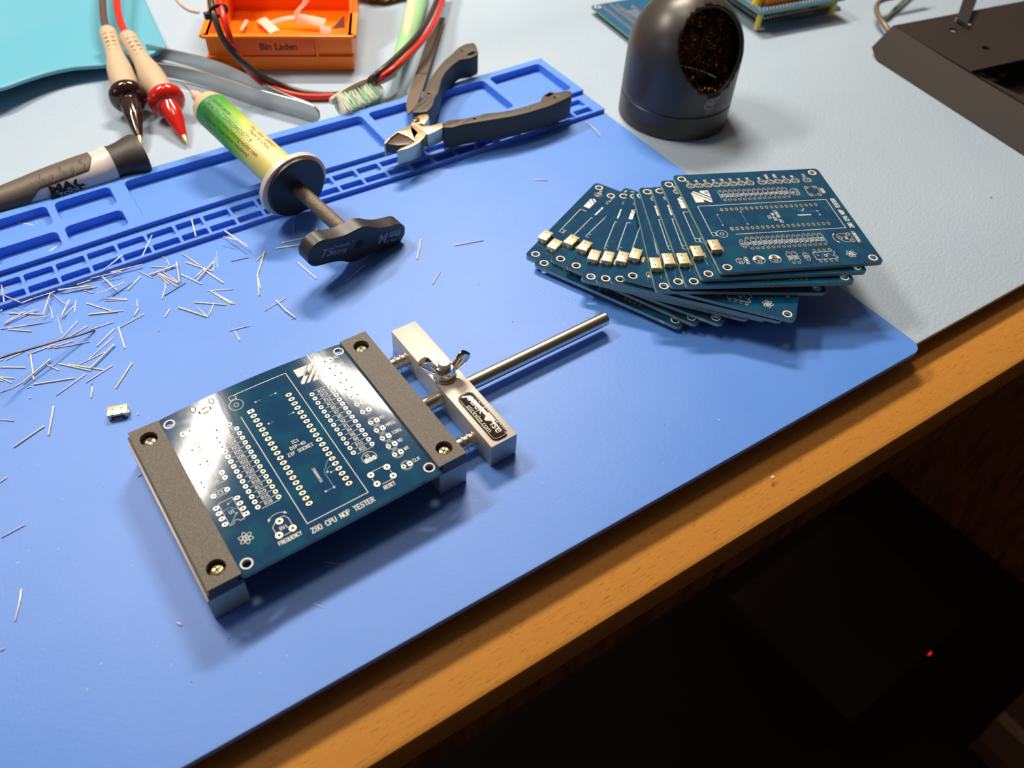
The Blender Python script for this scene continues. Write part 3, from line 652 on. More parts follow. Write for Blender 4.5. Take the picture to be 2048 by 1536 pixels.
# ------------------------------------------------------------------ solder paste syringe with its plunger handle
def onM(o, x, y, z):                      # matrix: local x,y,z axes at point o
    return Matrix(((x.x, y.x, z.x, o.x), (x.y, y.y, z.y, o.y), (x.z, y.z, z.z, o.z), (0, 0, 0, 1)))
Fp = Vector((76.4, 124.3, 18.9)); Hp = Vector((83.6, 78.6, 12.9)); dd = (Fp - Hp).normalized()      # towards the needle
syr = T('paste_syringe', (76, 124, 0), 'green and yellow labelled paste syringe with black T handle plunger across the tray', 'syringe')
b_ = MB(); b_.lathe(Fp, dd, [(0, 9.3), (74, 9.3), (77.5, 8.2), (80, 4.4), (81, 3.2), (86, 2.8)], 48); part(b_, 'barrel', mat('milky_barrel', (0.80, 0.58, 0.34), 0.28, sss=0.3), syr)
e1 = dd.cross(Vector((0, 0, 1))).normalized(); e2 = e1.cross(dd).normalized(); e1 = -e1      # e1 towards +x
if e1.x < 0: e1 = -e1
# label, wrapped round the barrel; colours change round and along it
lm = bpy.data.materials.new('syringe_label'); lm.use_nodes = True; nt = lm.node_tree; pb = nt.nodes['Principled BSDF']; pb.inputs['Roughness'].default_value = .38
at = nt.nodes.new('ShaderNodeAttribute'); at.attribute_name = 'around'; rp = nt.nodes.new('ShaderNodeValToRGB')
rp.color_ramp.elements[0].position = 0.0; rp.color_ramp.elements[0].color = (.02, .25, .06, 1); rp.color_ramp.elements[1].position = 1.0; rp.color_ramp.elements[1].color = (.42, .58, .05, 1)
for p_, c_ in ((.22, (.06, .42, .03, 1)), (.42, (.32, .60, .06, 1)), (.58, (.85, .74, .22, 1)), (.80, (.92, .74, .40, 1)), (.93, (.75, .72, .16, 1))):
    e_ = rp.color_ramp.elements.new(p_); e_.color = c_
nt.links.new(at.outputs['Fac'], rp.inputs[0]); nt.links.new(rp.outputs[0], pb.inputs['Base Color'])
lb = MB(); n = 60; att = []
R0 = 9.42
rows = [3 + 69*j/20 for j in range(21)]
for j, t in enumerate(rows):
    for k in range(n+1):
        a = math.radians(-50 + 280*k/n); lb.v.append(Fp + dd*t + (e1*math.cos(a) + e2*math.sin(a))*R0)
        att.append(min(1, max(0, min(.76, .03 + 1.1*(72 - t)/69) + .22*math.cos(a))))
for j in range(20):
    for k in range(n): a = j*(n+1) + k; lb.face([a, a+1, a+n+2, a+n+1], 0, True)
lo = part(lb, 'label', lm, syr, recalc=False); ca_ = lo.data.attributes.new('around', 'FLOAT', 'POINT')
for i, q_ in enumerate(att): ca_.data[i].value = q_
def on_barrel(txt, t, ang, size, sp=1.0):
    """print running along the barrel from the needle end"""
    m_ = MB(); m_.text(txt, size, Matrix.Identity(4), align='LEFT', sx=sp)
    a0 = math.radians(ang)
    def f(v):
        a = a0 - v.y/R0; return Fp + dd*(t - v.x) + (e1*math.cos(a) + e2*math.sin(a))*(R0 + .06)
    return m_.warp(f)
ink = MB()
for s_, t, a, z_ in (('Solder paste', 68, 92, 3.2), ('Serial No.JT2020020443357719', 69, 112, 3.2), ('Product: xray www.kelyang-solder.com', 69, 132, 3.2), ('Tubes we hope better solutions!', 66, 152, 3.2), ('Made In China', 37, 88, 3.1), ('Exp. Date  220921', 40, 70, 2.9)):
    q_ = on_barrel(s_, t, a, z_, .95); o = len(ink.v); ink.v += q_.v
    for f_ in q_.f: ink.face([o + i for i in f_])
part(ink, 'label_print', mat('brown_ink', (0.10, 0.055, 0.02), .6), lo)
n_ = MB(); n_.lathe(Fp + dd*85, dd, [(0, 3.0), (3.5, 2.6), (4, 1.6), (7, 1.2)], 20); hub_ = part(n_, 'needle_hub', mat('pinkish_hub', (.85, .55, .45), .35), syr)
n_ = MB(); n_.lathe(Fp + dd*91, dd, [(0, .55), (11, .5)], 14); part(n_, 'needle', mat('needle_steel', (.45, .36, .28), .3, metal=.9), syr)
def slab(o, half, d, th, mb, mi=0):
    """rounded outline extruded along d"""
    mb.rings([[o + e1r*x*f + e2r*y*f + d*t for x, y in half] for t, f in ((0, .96), (.35, 1), (th - .35, 1), (th, .96))], mi, False)
e1r, e2r = e1, e2
fl_ = MB(); oc = [(x*1.0, y) for x, y in rrect(-17.2, 17.2, -10.5, 10.5, 5, 6)]; slab(Fp - dd*1.2, [(18.4*math.cos(t), 16.9*math.sin(t)) for t in [2*math.pi*k/40 for k in range(40)]], dd, 3.4, fl_)
part(fl_, 'finger_flange', mat('milky_flange', (0.82, 0.70, 0.56), 0.3, sss=.2), syr)
fl_ = MB(); fl_.lathe(Fp - dd*3.4, dd, [(0, 15.6), (.4, 16.0), (1.8, 16.0), (2.2, 15.6)], 56); part(fl_, 'black_collar', M['blackplas'], syr)
r_ = MB(); L_ = (Fp - Hp).length
r_.lathe(Hp, dd, [(0, 3.6), (L_ - 3.2, 3.6)], 28); part(r_, 'plunger_rod', mat('speckled_rod', (.13, .095, .06), .38, spec=.6, bump=(1500, .8, (1,1,1), .0004), mix=((.26, .19, .11), 1600, (1,1,1), .45, .7)), syr)
ph = math.radians(-17); h1 = e1*math.cos(ph) + e2*math.sin(ph); h2 = e2*math.cos(ph) - e1*math.sin(ph)
e1r, e2r = h1, h2
half = []
for k in range(96):
    t = 2*math.pi*k/96; x = 29.3*math.cos(t) if False else None
xs_ = [-29.3 + 58.6*k/48 for k in range(49)]
def hy(x):
    ax = abs(x)
    e_ = 7.2 if ax < 22 else (max(0, 7.2**2 - (ax-22.1)**2)**.5 if ax < 29.3 else 0)
    return e_ if ax > 21 else 6.6 + 3.4*math.exp(-(x/8.0)**2) + .6*(ax/21)**2
half = [(x, hy(x)) for x in xs_[::-1]] + [(x, -hy(x)) for x in xs_[1:-1]]
hd_ = MB(); slab(Hp - dd*5.2, half, dd, 7.6, hd_); hnd = part(hd_, 'T_handle', M['blackplas'], syr)
hp_ = MB(); 
Mh = lambda x, y: onM(Hp - dd*5.26 + h1*x + h2*y, h1, h2, -dd)
hp_.text('T5', 6.2, Mh(-19.5, -.6), shear=.35, offset=.03); hp_.text('Toolguide', 2.5, Mh(-11.0, 2.2), offset=.005); hp_.text('®', 1.8, Mh(-4.6, 3.2)); hp_.text('特尔佳', 3.1, Mh(-11.6, -1.5), offset=.01)
hp_.text('M', 8.0, Mh(14.6, .2), offset=.05, sx=.85); hp_.text('a Ant', 3.1, Mh(21.0, -1.6), offset=.02)
x0_ = 18.0
hp_.add([Mh(0, 0) @ Vector(p) for p in ((x0_, .6, 0), (x0_ + 7.2, .6, 0), (x0_ + 7.2, 3.6, 0), (x0_, 3.6, 0))], [(0,1,2,3)])
part(hp_, 'handle_print', M['greyprint'], hnd)
hp_ = MB(); hp_.text('蚂蚁昕', 2.3, onM(Hp - dd*5.3 + h1*21.6 + h2*2.1, h1, h2, -dd), offset=.01)
hp_.lathe(Hp - dd*4.6, -dd, [(0, 2.6), (.75, 2.6), (.6, 2.2), (.6, .01)], 24); part(hp_, 'centre_screw', M['black'], hnd)

# ------------------------------------------------------------------ flush cutting pliers
K = lambda x, y: (740 + x*.20508, 60 + y*.20508)
pl_ = T('cutting_pliers', U(960, 230, 5), 'open black handled side cutting pliers lying across the blue tray', 'pliers')
up = [(415,800),(430,740),(490,690),(515,620),(560,530),(600,450),(660,370),(720,300),(800,230),(860,170),(930,135),(1010,122),(1035,150),(1055,210),(1050,240),(985,272),(905,283),(870,292),(800,345),(740,410),(700,480),(680,560),(665,620),(640,650),(610,740),(560,795),(500,803),(430,805)]
lw = [(708,905),(760,880),(850,870),(960,855),(1060,830),(1120,812),(1250,800),(1400,775),(1540,735),(1660,695),(1680,650),(1750,600),(1830,608),(1900,590),(1955,592),(1972,615),(1960,645),(1870,690),(1740,745),(1560,800),(1400,840),(1200,872),(1060,895),(900,922),(800,950),(720,950)]
P2 = lambda pts, z: [tuple(U(*K(*p), z))[:2] for p in pts]
def hexslot(x, y, l, w_, a): return [(x + l*math.cos(a)*sx - w_*math.sin(a)*sy, y + l*math.sin(a)*sx + w_*math.cos(a)*sy) for sx, sy in ((1,0),(.7,1),(-.7,1),(-1,0),(-.7,-1),(.7,-1))]
ZT = 18.0
for nm, pts, slot, dots in (('handle', up, ((955,245),(1030,205)), [(898,198),(572,617)]), ('handle', lw, ((1715,645),(1785,612)), [(1805,655),(1020,862)])):
    h_ = MB(); a_, b2 = [Vector(U(*K(*p), ZT))[:2] for p in slot]
    dv = (b2[0]-a_[0], b2[1]-a_[1]); an = math.atan2(dv[1], dv[0]); ln = math.hypot(*dv)/2
    holes = [hexslot((a_[0]+b2[0])/2, (a_[1]+b2[1])/2, ln, 1.1, an)] + [circ(*P2([d_], ZT)[0], .8, 10) for d_ in dots]
    h_.curve([P2(pts, ZT)] + holes, 5.2, ZT, 0.5, res=2)
    hh = part(h_, nm, mat('rubbery_black', (.085, .066, .048), .5, spec=.45, bump=(1200, .3, (1,1,1), .0002)), pl_)
    # moulded creases on the upper face
    cr = MB()
    segs = [((480,700),(560,640)),((470,750),(600,650)),((510,780),(630,665)),((430,770),(500,720))] if pts is up else [((720,925),(860,905)),((760,900),(880,880)),((900,905),(990,860)),((1080,855),(1140,835)),((1140,835),(1160,818))] + [((1330+45*k,822-9*k),(1345+45*k,800-9*k)) for k in range(6)]
    for s_ in segs: q_ = [U(*K(*p), ZT + .02) for p in s_]; cr.tube(q_, .18, 6)
    part(cr, 'grip_ridges', MATS['rubbery_black'], hh)
st_m = mat('brushed_jaw_steel', (.80, .62, .42), .3, metal=.85)
j1 = [(135,1100),(180,1052),(260,992),(345,952),(392,925),(500,960),(545,1010),(530,1045),(480,1095),(380,1148),(262,1180),(300,1150),(400,1105),(440,1082),(370,1115),(270,1125),(150,1108)]
jm = MB(); jm.curve([P2([(135,1100),(180,1052),(260,992),(345,952),(392,925),(430,960),(470,1000),(440,1040),(440,1082),(370,1035),(268,995),(200,1050),(150,1106)], 17.2)], 9, 17.2, .15); part(jm, 'jaw', st_m, pl_)
jm = MB(); jm.curve([P2([(262,1180),(300,1152),(400,1108),(440,1082),(420,1040),(400,980),(392,925),(500,960),(548,1012),(530,1045),(480,1095),(380,1148)], 17.2)], 9, 17.2, .15); part(jm, 'jaw', st_m, pl_)
jm = MB(); jm.curve([P2([(268,994),(372,1032),(442,1082),(372,1116),(270,1124),(148,1108),(200,1050)], 16.2)], 11, 16.2, .1); part(jm, 'bevel', mat('dark_ground_steel', (.10, .075, .06), .35, metal=.6), pl_)
jm = MB(); jm.curve([P2([(392,925),(430,865),(480,830),(560,818),(578,850),(530,915),(470,905),(500,935),(600,930),(705,900),(712,950),(620,995),(562,1018),(500,965)], 17.6)], 9.4, 17.6, .2); part(jm, 'joint', st_m, pl_)
jm = MB(); p_ = U(*K(452, 885), 17.4); jm.lathe(p_, (0,0,1), [(0,1.9),(.9,1.9),(1.2,1.4),(.7,.9),(.7,.01)], 24); part(jm, 'pivot', mat('dark_pivot', (.28, .2, .13), .3, metal=.8), pl_)
jm = MB(); jm.curve([P2([(425,845),(440,815),(560,795),(560,818),(480,832),(430,866)], 16)], 9, 16, .2); part(jm, 'spring', M['black'], pl_)

# ------------------------------------------------------------------ tip cleaner
cc = Vector((318.5, 105, -2.5)); tc_ = T('tip_cleaner', cc, 'black dome shaped soldering tip cleaner with round opening full of brass wool', 'tip cleaner')
m_ = MB(); m_.lathe(cc, (0,0,1), [(0,32.6),(1.2,33.6),(14.6,33.6),(15.1,33.1)], 72); part(m_, 'base', mat('satin_black', (.045,.038,.034), .36, spec=.5, bump=(1400,.15,(1,1,1),.0001)), tc_)
bmx = bmesh.new(); prof = [(12.6, 33.2), (13.2, 33.6)] + [(16 + 22*k/6, 33.6) for k in range(7)] + [(38 + 33.6*math.sin(math.radians(a)), 33.6*math.cos(math.radians(a))) for a in range(6, 90, 6)] + [(71.6, .3)]
rg = []
for z, r in prof: rg.append([bmx.verts.new((cc.x + r*math.cos(2*math.pi*k/96), cc.y + r*math.sin(2*math.pi*k/96), z)) for k in range(96)])
for a_, b2 in zip(rg, rg[1:]):
    for k in range(96): bmx.faces.new((a_[k], a_[(k+1) % 96], b2[(k+1) % 96], b2[k]))
az = math.radians(-100); nrm = Vector((math.cos(az)*.9, math.sin(az)*.9, .43)).normalized(); pc = Vector((cc.x, cc.y, 0)) + Vector((math.cos(az), math.sin(az), 0))*33.6 + Vector((0, 0, 26.5))
bmesh.ops.bisect_plane(bmx, geom=bmx.verts[:] + bmx.edges[:] + bmx.faces[:], plane_co=pc, plane_no=nrm, clear_outer=True)
m_ = MB(); m_.addbm(bmx, 0, True); dm = part(m_, 'dome', MATS['satin_black'], tc_, recalc=False)
so = dm.modifiers.new('wall', 'SOLIDIFY'); so.thickness = .0022; so.offset = -1
lg = MB()
def on_dome(v, az0, z0):
    a = az0 + v.x/33.6; return Vector((cc.x + 33.68*math.cos(a), cc.y + 33.68*math.sin(a), z0 + v.y))
t_ = MB(); t_.text('MB', 4.2, Matrix.Identity(4), offset=.03); t_.text('GEN', 2.1, Matrix.Translation((0, -5.2, 0)), space=1.5)
for k in range(20):
    a0, a1 = math.radians(60 + 13*k), math.radians(60 + 13*(k+1))
    t_.add([(4*math.cos(a0)-.4, 3.3*math.sin(a0)-.3, 0), (4*math.cos(a1)-.4, 3.3*math.sin(a1)-.3, 0), (3.3*math.cos(a1)-.4, 2.7*math.sin(a1)-.3, 0), (3.3*math.cos(a0)-.4, 2.7*math.sin(a0)-.3, 0)], [(0,1,2,3)])
t_.add([(2.0, 2.2, 0), (5.5, 3.9, 0), (5.6, 3.0, 0), (3.2, 1.6, 0)], [(0,3,2,1)])
part(t_.warp(lambda v: on_dome(v, math.radians(-100.5), 20.8)), 'printed_mark', M['greyprint'], dm)
wl = MB(); rnd = random.Random(5)
inner = Vector((cc.x, cc.y, 0)); deep = pc - nrm*13 + Vector((0, 0, 1))*18 - Vector((math.cos(az), math.sin(az), 0))*8
for k in range(620):
    a = rnd.uniform(0, 6.283); r = 30*rnd.random()**.5
    ax_, by_, _ = frame_from(nrm); c = Vector((cc.x, cc.y, 0)) + Vector((0, 0, rnd.uniform(16, 62)));
    c = deep + ax_*rnd.uniform(-27, 27) + by_*rnd.uniform(-27, 27) - nrm*rnd.uniform(0, 9)
    if (Vector((c.x - cc.x, c.y - cc.y, max(0, c.z - 38))).length > 29) or c.z < 6: continue
    R1 = rnd.uniform(1.2, 2.6); q1 = Vector((rnd.gauss(0,1), rnd.gauss(0,1), rnd.gauss(0,1))).normalized(); a1, b1, _ = frame_from(q1)
    sp_ = rnd.uniform(1, 3); n0 = rnd.uniform(0, 6)
    wl.tube([c + (a1*math.cos(n0 + t*.55) + b1*math.sin(n0 + t*.55))*R1 + q1*(t*.22*sp_/2) for t in range(18)], .32, 5, flat=.35)
wool = part(wl, 'brass_wool', mat('brass_wool', (.62, .28, .055), .32, metal=.85), tc_)

# ------------------------------------------------------------------ orange bin
a_b = Vector((.866, -.5, 0)); b_b = Vector((.5, .866, 0)); ob0 = Vector((96.5, 294.5, -2.5))
om = mat('orange_plastic', (1.0, .23, .006), .36, spec=.5)
bin_ = T('storage_bin', ob0 + a_b*45 + b_b*45, 'small orange stacking bin with a name label, white strips inside', 'storage bin')
def bb(x0, x1, y0, y1, z0, z1, nm=None, m_=om, par=None, name_=None):
    q_ = MB(); q_.box(x0, x1, y0, y1, z0, z1, 0, min(.5, abs(x1-x0)*.3, abs(z1-z0)*.3, abs(y1-y0)*.3)); q_.warp(lambda v: ob0 + a_b*v.x + b_b*v.y + Vector((0, 0, v.z))); return q_
body = MB()
def addw(q_): 
    o = len(body.v); body.v += q_.v
    for f_ in q_.f: body.face([o + i for i in f_])
addw(bb(3, 88, 4, 100, 0, 1.6)); addw(bb(2, 89, 3.2, 5.2, .8, 10.5)); addw(bb(0, 91, 0, 5.0, 9.4, 11.2)); addw(bb(1, 90, 1.8, 3.6, 10.5, 23)); addw(bb(-.5, 91.5, 0, 4.6, 22.2, 24))
for x in (18, 68): addw(bb(x - .8, x + .8, .2, 2.0, 11, 22.6))
addw(bb(2, 89, 92, 94, .8, 44))
for sx in (0, 1):
    w_ = MB(); xo = 1.2 if sx == 0 else 88.0; xi = xo + 1.8
    pr_ = [(3, .8), (100, .8), (100, 46), (60, 46), (34, 24), (3, 24)]
    w_.rings([[Vector((x, y, z)) for y, z in pr_] for x in (xo, xi)], 0, False)
    w_.rings([[Vector((x, y, z)) for y, z in [(2, 22.2), (36, 22.2), (61, 44), (100, 44), (100, 46), (60, 46), (35, 24), (2, 24)]] for x in ((-2.2, 3.2) if sx == 0 else (87.6, 93.0))], 0, False)
    w_.warp(lambda v: ob0 + a_b*v.x + b_b*v.y + Vector((0, 0, v.z))); addw(w_)
part(body, 'tray_body', om, bin_)
lb_ = bb(20, 66.5, 1.0, 1.8, 11.6, 21.8); lbo = part(lb_, 'name_label', mat('orange_label', (.95, .15, .015), .45), bin_)
tx_ = MB(); tx_.text('Bin Laden', 6.0, onM(ob0 + a_b*44.5 + b_b*.94 + Vector((0,0,16.9)), a_b, Vector((0,0,1)), -b_b), offset=.13, sx=.98); part(tx_, 'label_text', mat('dark_red_ink', (.06, .004, .002), .5), lbo)
wm = mat('white_strip', (.80, .62, .50), .5)
BP = lambda x, y, z: ob0 + a_b*x + b_b*y + Vector((0, 0, z))
for i, (pts, wd, lab) in enumerate([
    ([U(522, 38, 2), U(534, 48, 5), U(550, 64, 8)], 3.4, 'short wide white plastic strip leaning in the left half of the bin'),
    ([U(590, 36, 5), U(598, 22, 12), U(610, 0, 24), U(626, -30, 36)], 3.2, 'long white plastic strip rising over the back of the bin'),
    ([U(543, 46, 3), U(566, 38, 5), U(590, 35, 6)], 1.5, 'thin white plastic sliver in the middle of the bin'),
    ([U(594, 36, 6), U(622, 40, 5), U(650, 46, 4)], 3.0, 'flat white plastic strip pointing right in the bin'),
    ([U(482, 60, 3), U(494, 40, 3)], 1.1, 'thin white sliver near the left wall of the bin'),
    ([U(640, 60, 4), U(662, 60, 4)], 2.4, 'pale strip lying behind the front wall of the bin')]):
    s_ = MB(); s_.tube(smooth_path(pts, 4), wd, 4, flat=.12, up=Vector((-.2, -.6, .7)))
    o_ = s_.build('plastic_strip', wm, origin=pts[0]); tag(o_, lab, 'plastic strip', 'white plastic strips in the orange bin')
s_ = MB(); s_.add([U(663, 58, 6), U(690, 56, 6), U(689, 29, 12), U(663, 58, 5.4), U(690, 56, 5.4), U(689, 29, 11.4)], [(0,1,2), (5,4,3), (0,3,4,1), (1,4,5,2), (2,5,3,0)])
tag(s_.build('plastic_shard', mat('brown_shard', (.16, .05, .03), .4), origin=BP(80, 10, 3)), 'dark brown triangular scrap in the right corner of the bin', 'scrap')

# ------------------------------------------------------------------ paired cable with tie
cab_ = T('paired_cable', U(640, 188, 1), 'red and black paired cable looping over the orange bin and toothbrush', 'cable')
def cable(pts, r): q_ = MB(); q_.tube(smooth_path([U(*p) for p in pts], 8), r, 12); return q_
part(cable([(414,-40,52),(420,-5,50),(428,30,46),(446,78,36),(478,118,26),(520,150,14),(560,170,5),(610,186,0.5),(668,190,0.5),(715,178,4),(752,150,17),(800,108,18),(842,62,17),(872,5,11),(884,-40,11)], 1.9), 'black_wire', mat('black_wire', (.05,.04,.035), .32), cab_)
part(cable([(432,-40,52),(438,-5,50),(447,34,46),(462,80,36),(482,118,23),(515,158,11),(560,182,3),(610,193,.2),(668,192,.2),(720,178,1.5),(770,150,17),(820,108,18),(862,58,16),(884,5,11),(896,-40,11)], 1.9), 'red_wire', mat('red_wire', (.75,.03,.015), .3), cab_)
tz = MB(); c0 = U(437, 22, 47); 
for k in range(24):
    a0, a1 = 2*math.pi*k/24, 2*math.pi*(k+1)/24
ring = [c0 + Vector((4.9*math.cos(2*math.pi*k/24), 0, 2.9*math.sin(2*math.pi*k/24))) for k in range(25)]
tz.tube(ring, 1.1, 8, flat=.5, up=Vector((0,1,0))); tz.obox(c0 + Vector((-8.4, -1.4, -3)), (3.6,0,0), (0,3,0), (0,0,3.4)); part(tz, 'cable_tie', M['blackplas'], cab_)

# ------------------------------------------------------------------ test probes
def probe(lab, G, tipP, endP, cab_pts, c_guard, c_wire):
    G, tipP, endP = map(Vector, (G, tipP, endP)); d1 = (tipP - G).normalized(); L1 = (tipP - G).length; d2 = (endP - G).normalized(); L2 = (endP - G).length
    t = T('test_probe', (G.x, G.y, -2.5), lab, 'test probe', 'pair of test probes with beige grips')
    m_ = MB(); m_.lathe(G, d1, [(-6,5.4),(-5.2,8.2),(-3,10.1),(-.4,10.3),(2,9.4),(3.6,7.2),(4.4,5.6)], 40); part(m_, 'finger_guard', c_guard, t)
    m_ = MB(); m_.lathe(G + d1*4, d1, [(0,5.6),((L1-10)*.48,4.7),((L1-10)*.5,4.45),(L1-10,2.0),(L1-9.4,1.7)], 32); part(m_, 'nose', c_guard, t)
    m_ = MB(); m_.lathe(G + d1*(L1-6), d1, [(0,1.55),(2.6,1.5),(6,.35)], 16); part(m_, 'tip', mat('brass_tip', (.95,.62,.18), .25, metal=.8), t)
    bg = mat('beige_rubber', (.62,.47,.32), .5)
    m_ = MB(); m_.lathe(G + d2*3, d2, [(0,6.6),(6,7.0),(14,7.6),(L2*.36,7.2),(L2*.55,5.4),(L2*.70,4.9),(L2*.88,5.4),(L2-6,5.3),(L2-3.4,4.2),(L2-3,3.0)], 32); gr = part(m_, 'grip', bg, t)
    m_ = MB(); a_, b2, _ = frame_from(d2)
    for k in range(5):
        for s_ in (-1, 1):
            q_ = G + d2*(L2*(.60 + .062*k)); rr = 5.15
            m_.tube([q_ + (a_*math.cos(w)*s_*1 + b2*math.sin(w))*rr for w in [math.radians(58 + 6*j) for j in range(5)]], .32, 6)
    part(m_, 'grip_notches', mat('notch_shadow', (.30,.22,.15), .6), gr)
    m_ = MB(); m_.tube(smooth_path([endP] + cab_pts, 8), 2.3, 12); part(m_, 'cable', c_wire, t)
    return t
G1 = U(257, 196, 8.6); G2 = U(331, 203, 8.6) + Vector((.8, -.4, 0))
probe('black ended test probe with beige grip and dark cable', G1, U(282, 286, 3.2), U(215, 62, 15), [U(208, 40, 16), U(205, 0, 18), U(206, -60, 20)], mat('glossy_brown_black', (.035,.016,.010), .1, spec=.6), mat('brown_cable', (.12,.07,.05), .4))
probe('red ended test probe with beige grip and red cable', G2, U(374, 286, .6), U(254, 72, 15), [U(240, 40, 16), U(234, 0, 18), U(236, -60, 20)], mat('glossy_red', (.68,.02,.012), .12, spec=.6), MATS['red_wire'])

# ------------------------------------------------------------------ grey and white tool handle
g0, g1 = U(0, 396, 7.5), U(286, 304, 9); gd = (g1 - g0).normalized(); gl = (g1 - g0).length
gs = g0 - gd*40; ktool = T('tool_handle', (30, 203, 0), 'grey and white moulded tool handle with black lettering lying behind the tray', 'tool handle')
ga, gb = Vector((gd.y, -gd.x, 0)).normalized(), Vector((0, 0, 1)); 
if ga.y > 0: ga = -ga
pr_ = [(0,5.6,5.2),(20,6.4,6.0),(40,7.4,6.6),(52,8.4,7.6),(62,9.4,8.6),(74,10.3,9.4),(84,10.9,9.8),(92,11.1,10.0),(96.5,11.0,10.0)]
capr = [(96.5,10.6,9.6),(99,10.4,9.3),(103,11.0,10.0),(107.5,12.6,11.2),(111,13.4,11.8),(113.2,12.6,11.2),(114,9,8)]
sc_ = (gl + 40)/114.0
def gring(t, a, b, sel=None, n=40, off=0.0):
    c = gs + gd*t*sc_; c.z = 8.6 - 2.5 + (b - 9)*0.2
    if t > 96: c.z = 7.6
    return [c + ga*math.cos(q)*(a + off) + gb*math.sin(q)*(b + off)*.92 for q in [2*math.pi*k/n for k in range(n)]]
m_ = MB(); m_.rings([gring(*p_) for p_ in pr_], 0, True); part(m_, 'white_body', mat('ivory_plastic', (.78,.68,.62), .35), ktool)
m_ = MB(); m_.rings([gring(*p_) for p_ in capr], 0, True); part(m_, 'end_cap', mat('dark_cap_rubber', (.045,.036,.030), .5), ktool)
m_ = MB(); n_ = 40; rows = []
pr2 = []
for i in range(61):
    t = 88.0*i/60; a = b = 0
    for (t0, a0, b0), (t1, a1, b1) in zip(pr_, pr_[1:]):
        if t0 <= t <= t1: f_ = (t-t0)/(t1-t0); a = a0 + (a1-a0)*f_; b = b0 + (b1-b0)*f_
    # the grey overlay covers the top and, towards the left end, the front as well
    lo_a = 42 - (84 - t)*.33 if t > 58 else max(-140, 33.4 - (58 - t)*6.5)
    if t > 84: lo_a = 42 + (t-84)*9
    hi_a = 190 - (max(0, t-84)*9)
    rows.append((t, a, b, math.radians(lo_a), math.radians(max(hi_a, lo_a + 1))))
o0 = len(m_.v)
for t, a, b, la, ha in rows:
    c = gs + gd*t*sc_; c.z = 8.6 - 2.5 + (b - 9)*0.2
    for k in range(31):
        q = la + (ha - la)*k/30; o = .45 if 0 < k < 30 else 0.05
        m_.v.append(c + ga*math.cos(q)*(a + o) + gb*math.sin(q)*(b + o)*.92)
for i in range(60):
    for k in range(30): x = i*31 + k; m_.face([x, x+1, x+32, x+31], 0, True)
gro = part(m_, 'grey_grip', mat('grey_rubber', (.12,.095,.07), .5), ktool)
m_ = MB()
for k in range(6):
    t = 56 + 5.2*k; c = gs + gd*t*sc_; q0 = math.radians(62 + (8 if k % 2 else -8)); c.z = 8.6 - 2.5
    f = lambda dq, dt: gs + gd*(t + dt)*sc_ + Vector((0,0,0)) + ga*math.cos(q0 + dq)*(10.2 + .5) + gb*math.sin(q0 + dq)*(9.2 + .3)*.92
    P_ = [f(-.32, 0), f(-.1, 1.4), f(.12, -.6), f(.3, 1.0)]
    for p_ in P_: p_.z += 6.1 - gs.z
    m_.tube(P_, .22, 6)
part(m_, 'grip_ridges', mat('lighter_ridge', (.26,.21,.16), .45), gro)
m_ = MB(); m_.text('MAC', 6.4, Matrix.Identity(4), offset=.32, sx=1.25); t_ = MB(); t_.text('TOOLS', 3.2, Matrix.Translation((1.0, -3.6, .12)), offset=.02, sx=1.25)
def onh(v):
    q = math.radians(0) + (v.y + 3.4)/10.2; t = (gl + 40) - 42.0 + v.x
    return Vector((gs.x, gs.y, 0)) + Vector((gd.x, gd.y, 0)).normalized()*t + ga*math.cos(q)*(10.62 + v.z) + Vector((0, 0, 6.1 + math.sin(q)*9.2*.92))
m_.add([(-9.5,-5.6,.05),(11.5,-5.6,.05),(11.5,-2.2,.05),(-9.5,-2.2,.05)], [(0,1,2,3)])
lt = part(m_.warp(onh), 'black_lettering', M['black'], ktool); part(t_.warp(onh), 'knocked_out_word', MATS['ivory_plastic'], lt)

# ------------------------------------------------------------------ tweezers
tw = T('tweezers', U(560, 195, -2.5), 'broad steel tweezers lying on edge between the syringe and the orange bin', 'tweezers')
ts = mat('satin_tweezer_steel', (.50,.50,.50), .28, metal=.85, bump=(500,.2,(1,1,1),.0002))
def ribbon(px, z0, z1, th, tip=False):
    P_ = smooth_path([U(u, v, z) for u, v, z in px], 5); mb = MB(); rs = []
    for i, p_ in enumerate(P_):
        d = P_[min(i+1, len(P_)-1)] - P_[max(i-1, 0)]; n_ = Vector((d.y, -d.x, 0)).normalized()*th/2
        f_ = i/(len(P_)-1); h_ = (z1 - z0)/2*(.62 + .38*min(1, f_*1.6)); 
        if f_ > .93: h_ *= max(.35, 1 - ((f_-.93)/.07)**2*.65)
        c = Vector((p_.x, p_.y, (z0+z1)/2))
        rs.append([c - n_ - Vector((0,0,h_)), c + n_ - Vector((0,0,h_)), c + n_ + Vector((0,0,h_*.96)), c + n_*.4 + Vector((0,0,h_)), c - n_*.4 + Vector((0,0,h_)), c - n_ + Vector((0,0,h_*.96))])
    mb.rings(rs, 0, False); return mb
part(ribbon([(262,104,9),(300,118,9),(350,127,9),(400,139,9),(445,154,9),(497,172,9),(560,190,9),(600,201,9),(636,213,9)], -2.4, 9.2, 1.3), 'arm', ts, tw)
part(ribbon([(290,82,9),(345,95,9),(400,109,9),(440,123,9),(490,147,9),(530,168,9),(575,189,9),(636,211,9)], -2.4, 9.2, 1.3), 'arm', ts, tw)

